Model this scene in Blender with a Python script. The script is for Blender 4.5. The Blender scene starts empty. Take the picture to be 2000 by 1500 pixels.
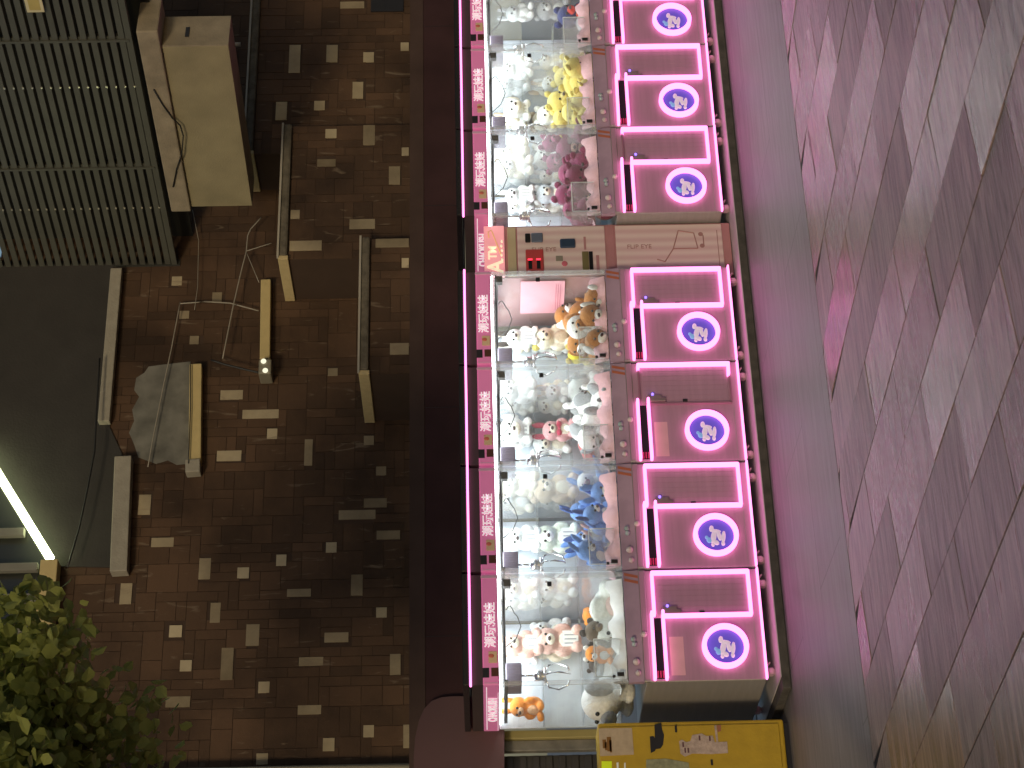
import bpy, bmesh, math, random
from mathutils import Vector, Matrix
R = math.radians
SC = bpy.context.scene
COL = SC.collection
random.seed(7)

# ------------------------------------------------------------------ camera
F, YAW, PITCH, ROLL = 3738.5, .5138, -.0184, -.0187          # focal length in photo pixels, heading, tilt, roll
CAM = Vector((-3.8432, -10.2779, 1.7317))
fw = Vector((math.sin(YAW)*math.cos(PITCH), math.cos(YAW)*math.cos(PITCH), math.sin(PITCH)))
r0 = Vector((math.cos(YAW), -math.sin(YAW), 0)); u0 = r0.cross(fw)
rt = math.cos(ROLL)*r0 + math.sin(ROLL)*u0
up = -math.sin(ROLL)*r0 + math.cos(ROLL)*u0
cd = bpy.data.cameras.new("camera"); cam = bpy.data.objects.new("camera", cd); COL.objects.link(cam)
M = Matrix((-up, rt, -fw)).transposed().to_4x4(); M.translation = CAM   # the phone was held on its side: world up points to the picture's left
cam.matrix_world = M
cd.sensor_width = 36; cd.lens = F/2000*36; cd.clip_start = .1; cd.clip_end = 500
SC.camera = cam

# ------------------------------------------------------------------ world, street light, exposure
SUN_EL, SUN_AZ = 17, 221
w = bpy.data.worlds.new("World"); SC.world = w; w.use_nodes = True
nt = w.node_tree; bg = nt.nodes["Background"]
sky = nt.nodes.new("ShaderNodeTexSky"); sky.sky_type = 'NISHITA'; sky.sun_disc = False
sky.sun_elevation = R(SUN_EL); sky.sun_rotation = R(SUN_AZ)
nt.links.new(sky.outputs[0], bg.inputs[0]); bg.inputs[1].default_value = .06
sd = bpy.data.lights.new("street_light", 'SUN'); so = bpy.data.objects.new("street_light", sd); COL.objects.link(so)
sd.energy = 1.2; sd.angle = R(9); sd.color = (1, .80, .50)
az, el = R(SUN_AZ), R(SUN_EL)
sv = Vector((math.sin(az)*math.cos(el), math.cos(az)*math.cos(el), math.sin(el)))
so.rotation_euler = sv.to_track_quat('Z', 'Y').to_euler()
SC.view_settings.view_transform = 'Standard'; SC.view_settings.look = 'None'
SC.view_settings.exposure = 0; SC.view_settings.gamma = 1
SC.render.engine = 'CYCLES'
cy = SC.cycles; cy.use_denoising = True; cy.max_bounces = 8; cy.transparent_max_bounces = 24
cy.caustics_reflective = False; cy.caustics_refractive = False; cy.sample_clamp_indirect = 6

# ------------------------------------------------------------------ helpers
def at(ix, iy, Y):
    "point of the plane y = Y seen at a place of the photograph"
    d = fw + rt*((750-iy)/F) + up*((1000-ix)/F)
    return CAM + d*((Y-CAM.y)/d.y)
def atz(ix, iy, Z):
    d = fw + rt*((750-iy)/F) + up*((1000-ix)/F)
    return CAM + d*((Z-CAM.z)/d.z)
def atplane(ix, iy, p, n):
    d = fw + rt*((750-iy)/F) + up*((1000-ix)/F)
    return CAM + d*((p-CAM).dot(n)/d.dot(n))

class MB:
    def __init__(s): s.b = bmesh.new(); s.mi = 0
    def _fin(s, fs):
        for f in fs: f.material_index = s.mi
    def box(s, x0, x1, y0, y1, z0, z1, bev=0, mat=None):
        ret = bmesh.ops.create_cube(s.b, size=1)
        vs = ret['verts']
        for v in vs:
            v.co = Vector(((x0+x1)/2+v.co.x*(x1-x0), (y0+y1)/2+v.co.y*(y1-y0), (z0+z1)/2+v.co.z*(z1-z0)))
        if mat is not None: bmesh.ops.transform(s.b, matrix=mat, verts=vs)
        fs = {f for v in vs for f in v.link_faces}
        s._fin(fs)
        if bev:
            es = list({e for v in vs for e in v.link_edges})
            r = bmesh.ops.bevel(s.b, geom=es, offset=bev, segments=2, affect='EDGES', profile=.5)
            s._fin(r['faces'])
        return s
    def cyl(s, p0, p1, r0, r1=None, seg=16, cap=True):
        p0, p1 = Vector(p0), Vector(p1); d = p1-p0
        m = Matrix.Translation((p0+p1)/2) @ d.to_track_quat('Z', 'Y').to_matrix().to_4x4()
        r = bmesh.ops.create_cone(s.b, cap_ends=cap, segments=seg, radius1=r0, radius2=r0 if r1 is None else r1, depth=d.length, matrix=m)
        s._fin({f for v in r['verts'] for f in v.link_faces}); return s
    def sph(s, c, r, sub=2, sc=(1, 1, 1), rot=None):
        m = Matrix.Translation(c)
        if rot is not None: m = m @ rot
        m = m @ Matrix.Diagonal((sc[0]*r, sc[1]*r, sc[2]*r, 1))
        q = bmesh.ops.create_icosphere(s.b, subdivisions=sub, radius=1, matrix=m)
        s._fin({f for v in q['verts'] for f in v.link_faces}); return s
    def prism(s, pts, d):
        "outline pts (3-D), pushed along d"
        d = Vector(d)
        a = [s.b.verts.new(p) for p in pts]; b = [s.b.verts.new(Vector(p)+d) for p in pts]
        n = len(pts); fs = [s.b.faces.new(a), s.b.faces.new(b[::-1])]
        for i in range(n): fs.append(s.b.faces.new((a[i], b[i], b[(i+1) % n], a[(i+1) % n])))
        s._fin(fs); return s
    def tube(s, pts, r, seg=8):
        pts = [Vector(p) for p in pts]; rings = []
        for i, p in enumerate(pts):
            t = (pts[min(i+1, len(pts)-1)]-pts[max(i-1, 0)]).normalized()
            q = t.to_track_quat('Z', 'Y'); rr = r[i] if isinstance(r, (list, tuple)) else r
            rings.append([s.b.verts.new(p+q @ Vector((math.cos(a)*rr, math.sin(a)*rr, 0))) for a in [2*math.pi*k/seg for k in range(seg)]])
        fs = []
        for a, b in zip(rings, rings[1:]):
            for k in range(seg): fs.append(s.b.faces.new((a[k], a[(k+1) % seg], b[(k+1) % seg], b[k])))
        fs += [s.b.faces.new(rings[0][::-1]), s.b.faces.new(rings[-1])]
        s._fin(fs); return s
    def neon(s, pts, y0, y1, wd):
        "flat neon flex standing off a panel: pts are (x, z)"
        for (xa, za), (xb, zb) in zip(pts, pts[1:]):
            L = math.hypot(xb-xa, zb-za); a = math.atan2(zb-za, xb-xa)
            m = Matrix.Translation(((xa+xb)/2, 0, (za+zb)/2)) @ Matrix.Rotation(-a, 4, 'Y')
            s.box(-L/2, L/2, y0, y1, -wd/2, wd/2, 0, m)
        for x, z in pts: s.cyl((x, y0+.0005, z), (x, y1+.0005, z), wd/2, seg=12)
        return s
    def ring(s, cx, cz, ri, ro, y0, y1, seg=48):
        vs = []
        for k in range(seg):
            a = 2*math.pi*k/seg; c, q = math.cos(a), math.sin(a)
            vs.append([s.b.verts.new((cx+r*c, y, cz+r*q)) for r, y in ((ri, y0), (ro, y0), (ro, y1), (ri, y1))])
        fs = []
        for k in range(seg):
            a, b = vs[k], vs[(k+1) % seg]
            for j in range(4): fs.append(s.b.faces.new((a[j], a[(j+1) % 4], b[(j+1) % 4], b[j])))
        s._fin(fs); return s
    def mesh(s, name, mats, smooth=False):
        me = bpy.data.meshes.new(name)
        bmesh.ops.recalc_face_normals(s.b, faces=s.b.faces)
        s.b.to_mesh(me); s.b.free()
        for m in (mats if isinstance(mats, (list, tuple)) else [mats]): me.materials.append(m)
        if smooth:
            for p in me.polygons: p.use_smooth = True
        return me
    def build(s, name, mats, parent=None, smooth=False):
        return put(name, s.mesh(name, mats, smooth), parent)
def put(name, me, parent=None):
    o = bpy.data.objects.new(name, me); COL.objects.link(o)
    if parent: o.parent = parent
    return o
def tag(o, label=None, cat=None, group=None, kind=None):
    if label: o["label"] = label
    if cat: o["category"] = cat
    if group: o["group"] = group
    if kind: o["kind"] = kind
    return o
def empty(name, loc=(0, 0, 0), rz=0):
    o = bpy.data.objects.new(name, None); COL.objects.link(o); o.location = loc; o.rotation_euler.z = rz
    o.empty_display_size = .1; return o
def copy_tree(o, parent=None):
    c = o.copy(); COL.objects.link(c); c.parent = parent
    for ch in list(o.children): copy_tree(ch, c)
    return c
def text_mesh(body, size, mat, depth=.002, bold=.0):
    cu = bpy.data.curves.new("lettering", 'FONT'); cu.body = body; cu.size = size
    cu.extrude = depth; cu.align_x = 'CENTER'; cu.align_y = 'CENTER'; cu.offset = bold; cu.resolution_u = 3
    o = bpy.data.objects.new("lettering", cu); COL.objects.link(o)
    dg = bpy.context.evaluated_depsgraph_get()
    me = bpy.data.meshes.new_from_object(o.evaluated_get(dg)); me.materials.clear(); me.materials.append(mat)
    bpy.data.objects.remove(o); bpy.data.curves.remove(cu)
    me.transform(Matrix.Rotation(R(90), 4, 'X'))
    return me

# ------------------------------------------------------------------ materials
def mat(name, col, rough=.5, metal=0, var=.12, vscale=8, bump=0, bscale=60, spec=.5, emit=None, es=0, sheen=0, stretch=None, coat=0):
    m = bpy.data.materials.new(name); m.use_nodes = True; n = m.node_tree; p = n.nodes["Principled BSDF"]; L = n.links
    p.inputs["Roughness"].default_value = rough; p.inputs["Metallic"].default_value = metal
    p.inputs["Specular IOR Level"].default_value = spec
    if sheen: p.inputs["Sheen Weight"].default_value = sheen
    if coat: p.inputs["Coat Weight"].default_value = coat
    tc = n.nodes.new("ShaderNodeTexCoord"); mp = n.nodes.new("ShaderNodeMapping"); L.new(tc.outputs["Object"], mp.inputs[0])
    if stretch: mp.inputs["Scale"].default_value = stretch
    nz = n.nodes.new("ShaderNodeTexNoise"); nz.inputs["Scale"].default_value = vscale; nz.inputs["Detail"].default_value = 5
    L.new(mp.outputs[0], nz.inputs["Vector"])
    mx = n.nodes.new("ShaderNodeMix"); mx.data_type = 'RGBA'
    c = Vector(col[:3])
    mx.inputs[6].default_value = (*[max(0, x*(1-var*1.6)) for x in c], 1); mx.inputs[7].default_value = (*[min(1, x*(1+var*1.6)) for x in c], 1)
    L.new(nz.outputs[0], mx.inputs[0]); L.new(mx.outputs[2], p.inputs["Base Color"])
    if bump:
        b2 = n.nodes.new("ShaderNodeTexNoise"); b2.inputs["Scale"].default_value = bscale; b2.inputs["Detail"].default_value = 4
        L.new(mp.outputs[0], b2.inputs["Vector"])
        bp = n.nodes.new("ShaderNodeBump"); bp.inputs["Strength"].default_value = bump; bp.inputs["Distance"].default_value = .01
        L.new(b2.outputs[0], bp.inputs["Height"]); L.new(bp.outputs[0], p.inputs["Normal"])
    if emit:
        p.inputs["Emission Color"].default_value = (*emit, 1); p.inputs["Emission Strength"].default_value = es
    return m
def emis(name, col, s):
    m = bpy.data.materials.new(name); m.use_nodes = True; n = m.node_tree; n.nodes.clear()
    e = n.nodes.new("ShaderNodeEmission"); o = n.nodes.new("ShaderNodeOutputMaterial")
    e.inputs[0].default_value = (*col, 1); e.inputs[1].default_value = s; n.links.new(e.outputs[0], o.inputs[0]); return m
def clear(name, tint=(1, 1, 1), haze=.05, ior=1.45):
    "clear acrylic: light passes, the surface mirrors at grazing angles, a little haze"
    m = bpy.data.materials.new(name); m.use_nodes = True; n = m.node_tree; n.nodes.clear(); L = n.links
    t = n.nodes.new("ShaderNodeBsdfTransparent"); t.inputs[0].default_value = (*tint, 1)
    g = n.nodes.new("ShaderNodeBsdfGlossy"); g.inputs["Roughness"].default_value = .03
    d = n.nodes.new("ShaderNodeBsdfDiffuse"); d.inputs[0].default_value = (.8, .82, .85, 1)
    lw = n.nodes.new("ShaderNodeLayerWeight"); pw = n.nodes.new("ShaderNodeMath"); pw.operation = 'POWER'; pw.inputs[1].default_value = 5
    L.new(lw.outputs["Facing"], pw.inputs[0])
    fr = n.nodes.new("ShaderNodeMapRange"); fr.inputs["To Min"].default_value = .035; fr.inputs["To Max"].default_value = .95; L.new(pw.outputs[0], fr.inputs[0])
    m1 = n.nodes.new("ShaderNodeMixShader"); m1.inputs[0].default_value = haze
    m2 = n.nodes.new("ShaderNodeMixShader"); o = n.nodes.new("ShaderNodeOutputMaterial")
    L.new(t.outputs[0], m1.inputs[1]); L.new(d.outputs[0], m1.inputs[2])
    L.new(fr.outputs[0], m2.inputs[0]); L.new(m1.outputs[0], m2.inputs[1]); L.new(g.outputs[0], m2.inputs[2])
    L.new(m2.outputs[0], o.inputs[0]); return m

NEON = emis("neon_pink", (1, .235, .62), 3.1)
NEONDIM = emis("neon_dim_pink", (1, .05, .40), 7)
WHITE_LED = emis("cabinet_led", (.92, 1, .99), 9)
STEEL = mat("brushed_cabinet_steel", (.40, .37, .36), .42, .35, .10, 3, .05, 240, stretch=(1, 1, 14))
STEELDK = mat("dark_steel", (.045, .04, .042), .3, .4)
BLACK = mat("black_gloss_plastic", (.012, .011, .013), .16)
BLACKM = mat("black_matt_plastic", (.018, .016, .018), .5)
BRACKET = mat("brown_black_rail", (.05, .035, .035), .5)
PINKHD = mat("pink_header_acrylic", (.62, .20, .38), .22, 0, .05, 4, emit=(.8, .2, .45), es=.22)
LETTER = mat("white_letters", (.95, .88, .93), .4, var=.02, emit=(1, .85, .95), es=.45)
PURPLE = mat("purple_control_deck", (.40, .27, .36), .2, 0, .35, 5)
FRONT = mat("neon_tinted_front_panel", (.45, .255, .36), .40, .1, .13, 2.5, .05, 240, stretch=(1, 1, 14))  # steel front with the pink neon spill put into its colour
GLASS = clear("clear_acrylic", (.99, .995, .995), .055)
POST = clear("frosted_acrylic_post", (.95, .97, .98), .25)
CHUTE = clear("chute_acrylic", (.97, .98, .98), .10)
EDGE = mat("bright_acrylic_edge", (.80, .84, .85), .25, var=.05)
BACKP = mat("cabinet_back_panel", (.52, .57, .63), .3, 0, .30, 6)
CLOTHP = mat("pink_plush_lining", (.78, .46, .50), .9, 0, .12, 20, .6, 30)
CLOTHW = mat("white_plush_lining", (.80, .80, .78), .9, 0, .08, 20, .6, 30)
CHROME = mat("chrome", (.75, .75, .77), .15, 1, .05)
DISCB = mat("blue_emblem_disc", (.10, .09, .48), .35, var=.15, vscale=14, emit=(.17, .12, .85), es=.28)  # glow added so the ring-lit decal stays blue
DISCW = mat("pale_emblem_figure", (.75, .75, .85), .4, var=.12, vscale=40, emit=(.6, .6, .8), es=.22)
DISCC = mat("cyan_emblem_figure", (.2, .5, .75), .4, emit=(.2, .45, .9), es=.25)
BALLW = mat("pearl_button", (.58, .48, .48), .2, var=.1)
BALLG = mat("iridescent_button", (.33, .40, .40), .2, var=.5, vscale=30)
ORANGE = mat("orange_stripe", (.42, .12, .06), .4)
RED = mat("red_slot_glow", (.38, .03, .09), .3)
REDLED = emis("red_slot_led", (1, .03, .06), 3)
BLUELED = emis("blue_key_led", (.25, .15, 1), 3)
PAPER = mat("white_tag_paper", (.82, .84, .82), .6, var=.05)
INK = mat("grey_ink", (.34, .35, .37), .6)
CASTER = mat("pink_lit_caster_metal", (.66, .45, .52), .35, .3)  # pink of the neon light is put into the metal colour

# ------------------------------------------------------------------ claw machine prototype
W, D = .686, .78
def machine():
    t = empty("claw_machine")
    b = MB(); b.box(0, W, 0, D, .115, .80, .006)
    for z in (.16, .775): b.box(.012, .36, -.0035, .01, z-.0012, z+.0012)
    body = b.build("cabinet_body", STEEL, t)
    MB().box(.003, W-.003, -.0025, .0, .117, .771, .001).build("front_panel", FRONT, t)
    # right hand service door with its neon outline
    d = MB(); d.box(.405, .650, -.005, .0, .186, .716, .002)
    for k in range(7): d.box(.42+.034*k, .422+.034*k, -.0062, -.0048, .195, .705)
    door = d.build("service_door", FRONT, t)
    h = MB(); h.box(.402, .430, -.028, -.006, .575, .700, .004); h.box(.430, .452, -.024, -.006, .60, .685, .003); h.build("latch", mat("pink_lit_latch", (.45, .30, .33), .3, .6), door)
    MB().cyl((.452, -.03, .655), (.452, -.006, .655), .008).build("key_light", BLUELED, door)
    MB().box(.405, .425, -.012, -.005, .44, .47, .003).build("lock", BLACKM, door)
    xl, xr, zt, zb = .392, .662, .733, .173
    MB().neon([(xl, zt-.055), (xl, zb), (xr, zb), (xr, zt), (xl+.01, zt)], -.036, -.002, .018).build("door_neon", NEON, t)
    MB().neon([(.012, .752), (.412, .749)], -.040, -.002, .017).build("slot_neon", NEON, t)
    MB().neon([(.012, .684), (.418, .684)], -.040, -.002, .017).build("slot_neon", NEON, t)
    s = MB(); s.box(.016, .386, -.004, .0, .695, .741); s.build("coin_slot", BLACK, t)
    q = MB(); 
    for z in (.702, .717, .732): q.box(.02, .062, -.012, -.0045, z-.004, z+.004, .001)
    q.build("slot_glow_bars", RED, t)  # red bars stand in for glow reflected on the slot's inner wall
    MB().neon([(.004, .116), (.682, .116)], -.026, -.002, .012).build("base_neon", NEON, t)
    # round emblem
    MB().ring(.201, .338, .108, .134, -.034, -.001).build("emblem_neon", NEON, t)
    e = MB(); e.cyl((.201, -.004, .338), (.201, .0005, .338), .108, seg=40); em = e.build("emblem", DISCB, t)
    f = MB()
    for (dx, dz, a, c, an) in ((-.005, .012, .052, .017, 12), (.045, .022, .022, .014, 10), (.0, -.02, .036, .013, -8), (-.045, .0, .016, .020, 40), (-.058, .02, .014, .011, 0),
                              (-.01, -.045, .042, .013, 8), (-.052, -.040, .016, .012, 0), (.03, -.005, .012, .03, 10)):
        f.sph((.201+dx, -.005, .338+dz), 1, 2, (a, .0022, c), Matrix.Rotation(R(an), 4, 'Y'))
    f.build("emblem_figure", DISCW, em, True)
    f = MB(); f.sph((.172, -.005, .378), 1, 2, (.020, .002, .017)); f.sph((.19, -.0045, .392), 1, 2, (.013, .002, .011)); f.build("emblem_figure", DISCC, em, True)
    # control deck
    MB().box(.0, W, -.008, .02, .772, .812, .004).build("deck_trim", STEEL, t)
    c = MB(); c.prism([(0, -.012, .812), (0, .03, .812), (0, .03, .900), (0, .004, .900)], (W, 0, 0)); c.build("control_deck", PURPLE, t)
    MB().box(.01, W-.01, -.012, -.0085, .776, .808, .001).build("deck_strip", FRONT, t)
    def knob(x, z, r, m, name="button"):
        k = MB(); k.cyl((x, -.008, z), (x, -.022, z), r*1.25, r*1.1); k.sph((x, -.022, z), r, 2, (1, .7, 1)); return k.build(name, m, t, True)
    knob(.118, .852, .017, BALLW); knob(.05, .846, .014, BALLW); knob(.255, .862, .013, BALLG); knob(.225, .858, .012, BALLG)
    knob(.285, .800, .015, BALLW, "joystick")
    c = MB(); 
    for k, x in enumerate((.60, .635)): c.prism([(x, -.0115, .815), (x+.016, -.0115, .815), (x+.04, .001, .893), (x+.024, .001, .893)], (0, -.003, 0))
    c.build("deck_stripe", ORANGE, t)
    # glass box
    MB().box(.026, W-.026, .004, .010, .902, 1.628).build("front_glass", GLASS, t)
    for x in (.001, W-.007): MB().box(x, x+.006, .026, D-.03, .902, 1.628).build("side_glass", GLASS, t)
    for x in (0, W-.026): MB().box(x, x+.026, .0, .026, .902, 1.632, .006).build("corner_post", POST, t)
    MB().box(.026, W-.026, .001, .012, 1.598, 1.604).build("glass_gasket", BLACKM, t)
    g = MB(); g.box(.60, .632, -.004, .003, 1.318, 1.345, .004); g.build("glass_lock", BLACKM, t)
    g = MB(); g.box(.038, .062, -.006, .003, .925, .965, .003); g.box(.03, .045, -.010, .002, .975, .992, .002); g.build("glass_hinge", STEELDK, t)
    bk = MB(); bk.box(.008, W-.008, D-.022, D-.006, .90, 1.632); bk.build("back_panel", BACKP, t)
    for z in (1.135, 1.372):
        MB().box(.012, W-.012, D-.21, D-.024, z-.007, z).build("shelf", CHUTE, t)
    # plush floor lining with a rolled front edge
    fl = MB(); nx, ny = 26, 18; g = []
    rnd = random.Random(3)
    for j in range(ny+1):
        row = []
        for i in range(nx+1):
            x = .03+(W-.06)*i/nx; y = .022+.70*j/ny
            roll = math.exp(-((y-.055)/.035)**2)
            z = .925 + roll*(.050+.014*math.sin(x*23)+.010*math.sin(x*51+1)) + .012*rnd.random()
            row.append(fl.b.verts.new((x, y+.012*math.sin(x*31), z if j else .905)))
        g.append(row)
    for j in range(ny):
        for i in range(nx): fl.b.faces.new((g[j][i], g[j][i+1], g[j+1][i+1], g[j+1][i]))
    fl.build("floor_lining", CLOTHP, t, True)
    # prize chute: open acrylic box with bright edges
    ch = MB()
    x0, x1, y0, y1, z0, z1 = .055, .285, .045, .25, .925, 1.085
    ch.box(x0, x1, y0, y0+.004, z0, z1); ch.box(x0, x1, y1, y1+.004, z0, z1); ch.box(x0, x0+.004, y0+.004, y1, z0, z1); ch.box(x1-.004, x1, y0+.004, y1, z0, z1)
    co = ch.build("prize_chute", CHUTE, t)
    ch = MB()
    for x in (x0, x1): ch.box(x-.002, x+.002, y0-.002, y0+.002, z0, z1)
    ch.box(x0, x1, y0-.002, y0+.002, z1-.002, z1+.003); ch.build("rim", EDGE, co)
    # claw gantry
    gt = MB(); gt.box(.03, W-.03, .30, .325, 1.588, 1.610); gt.box(.03, .052, .05, D-.05, 1.585, 1.606); gt.box(W-.052, W-.03, .05, D-.05, 1.585, 1.606)
    gt.box(W-.075, W-.028, .012, .05, 1.556, 1.598, .003); ga = gt.build("gantry_rail", STEELDK, t)
    cg = MB(); cg.box(.055, .165, .08, .30, 1.505, 1.596, .004)
    for k in range(6): cg.box(.066+.016*k, .074+.016*k, .0765, .0805, 1.512, 1.588)
    cg.build("claw_carriage", mat("violet_grey_carriage", (.26, .22, .30), .35, .3), t)
    cw = MB(); cw.cyl((.13, .2, 1.505), (.13, .2, 1.43), .006); cw.cyl((.13, .2, 1.43), (.13, .2, 1.375), .032); cw.cyl((.13, .2, 1.375), (.13, .2, 1.362), .046)
    for k in range(3):
        a = R(120*k+20); c, s_ = math.cos(a), math.sin(a)
        cw.tube([(.13+c*rr, .2+s_*rr, z) for rr, z in ((.02, 1.365), (.075, 1.345), (.088, 1.29), (.062, 1.235), (.03, 1.225))], .006, 6)
    cw.build("claw", CHROME, t, True)
    cb = MB(); cb.tube([(.50+.03*math.sin(k*.9), .1+.005*k, 1.585-.012*k) for k in range(5)]+[(.47, .13, 1.52), (.42, .16, 1.50), (.36, .2, 1.53), (.33, .25, 1.59)], .0035, 6); cb.build("claw_cable", BLACKM, t, True)
    MB().box(.03, W-.03, .02, D-.03, 1.622, 1.630).build("led_panel", WHITE_LED, t)
    # header
    hd = MB(); hd.box(.0, W, -.006, D, 1.634, 1.728, .006); hdr = hd.build("header", PINKHD, t)
    n = MB(); n.box(.045, .103, -.0085, -.0055, 1.692, 1.7285); n.build("header_notch", BLACKM, hdr)
    n = MB(); n.box(.052, .103, -.0085, -.0055, 1.638, 1.680); n.build("header_notch", mat("amber_notch", (.10, .035, .02), .3), hdr)
    n = MB(); n.box(.010, .014, -.0085, -.0055, 1.64, 1.72); n.box(W-.03, W-.012, -.010, -.0055, 1.632, 1.73, .002); n.build("header_trim_or_glint", mat("pale_pink_trim", (.70, .42, .60), .25), hdr)
    n = MB(); n.box(.132, .202, -.009, -.0055, 1.644, 1.694, .004); lg = n.build("header_badge", mat("cream_badge", (.72, .52, .34), .4), hdr)
    n = MB(); n.sph((.175, -.009, 1.678), 1, 2, (.013, .002, .016)); n.build("badge_mark", mat("coral_mark", (.62, .17, .12), .4), lg, True)
    L = put("header_lettering", text_mesh("潮玩娃娃", .070, LETTER, .0015, .0012), hdr); L.location = (.365, -.009, 1.678)
    L = put("header_lettering", text_mesh("CHAOKUSH", .072, LETTER, .0015, .002), hdr); L.location = (-.0035, .40, 1.672); L.rotation_euler.z = R(-90)
    n = MB(); n.box(-.003, .001, .03, D-.04, 1.706, 1.711); n.box(-.003, .001, .12, D-.02, 1.641, 1.644); n.build("header_trim_or_glint", mat("side_neon_reflection", (.92, .84, .9), .2, emit=(1, .85, .95), es=.5), hdr)  # pale lines paint the neon's reflection on the header side
    MB().box(.004, W-.004, .004, D, 1.728, 1.792).build("canopy_rail", BRACKET, t)
    MB().neon([(.0, 1.798), (W, 1.798)], -.020, .004, .013).build("canopy_neon", NEON, t)
    MB().box(.0, W, -.012, D, 1.806, 1.842, .004).build("canopy", BLACK, t)
    # castors
    for x in (.07, W-.07):
        for y in (.07, D-.07):
            k = MB(); k.box(x-.028, x+.028, y-.03, y+.03, .105, .114); k.box(x-.018, x-.013, y-.022, y+.022, .066, .106); k.box(x+.013, x+.018, y-.022, y+.022, .066, .106)
            k.prism([(x+.02, y-.035, .112), (x+.05, y-.04, .085), (x+.045, y-.03, .080), (x+.02, y-.02, .10)], (0, .012, 0))
            k = k.build("castor", CASTER, t)
            MB().cyl((x-.012, y, .078), (x+.012, y, .078), .027, seg=20).build("wheel", CASTER, k)
    return t

PITCHX, GAP = .70, .4136
MX = [i*PITCHX for i in range(4)] + [i*PITCHX+GAP for i in range(4, 8)]
PZ = .0
MLAB = ["pink neon claw machine beside the yellow cabinet, its steel side showing",
        "pink neon claw machine filled with blue plush rabbits",
        "pink neon claw machine of grey spotted plush dogs, its door neon partly dead",
        "pink neon claw machine of brown and white plush dogs beside the change machine",
        "pink neon claw machine full of maroon plush bears",
        "pink neon claw machine full of yellow plush bears",
        "pink neon claw machine with a navy and red toy, cut by the picture edge"]
proto = machine(); machines = []
def kid(o, name, k=0): return [c for c in o.children if c.name.split('.')[0] == name][k]
for i in range(7):
    m = proto if i == 0 else copy_tree(proto)
    m.location = (MX[i], 0, PZ); tag(m, MLAB[i], "claw machine", "claw machines in the pink neon row"); machines.append(m)
# the door neon of two machines is partly dead
n3 = MB().neon([(.662, .60), (.662, .733), (.392, .733)], -.036, -.002, .018) if False else MB().neon([(.662, .255), (.662, .173)], -.036, -.002, .018)
def door_variant(i, lit, dead, bars=True):
    b = MB(); [b.neon(p, -.036, -.002, .018) for p in lit]; o = kid(machines[i], "door_neon"); o.data = b.mesh("door_neon", NEON)
    b = MB(); [b.neon(p, -.020, -.002, .010) for p in dead]; b.build("dead_neon", mat("dead_neon_tube", (.35, .16, .24), .3), machines[i])
door_variant(2, [[(.600, .173), (.655, .173)], [(.662, .23), (.662, .173)], [(.662, .18), (.662, .733), (.635, .733)]][2:] + [[(.662, .173), (.585, .176)]],
             [[(.392, .70), (.392, .173), (.585, .173)], [(.63, .733), (.42, .735)]])
door_variant(4, [[(.405, .173), (.662, .173), (.662, .733), (.635, .733)], [(.392, .68), (.392, .173)]], [[(.63, .735), (.42, .735)]])
n3.b.free()
for i in (0, 2): MB().box(.035, .27, -.0035, -.0024, .575, .655, .0004).build("sticker", mat("pale_pink_sticker", (.70, .40, .46), .5), machines[i])
li = kid(machines[0], "floor_lining"); li.material_slots[0].link = 'OBJECT'; li.material_slots[0].material = CLOTHW

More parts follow.
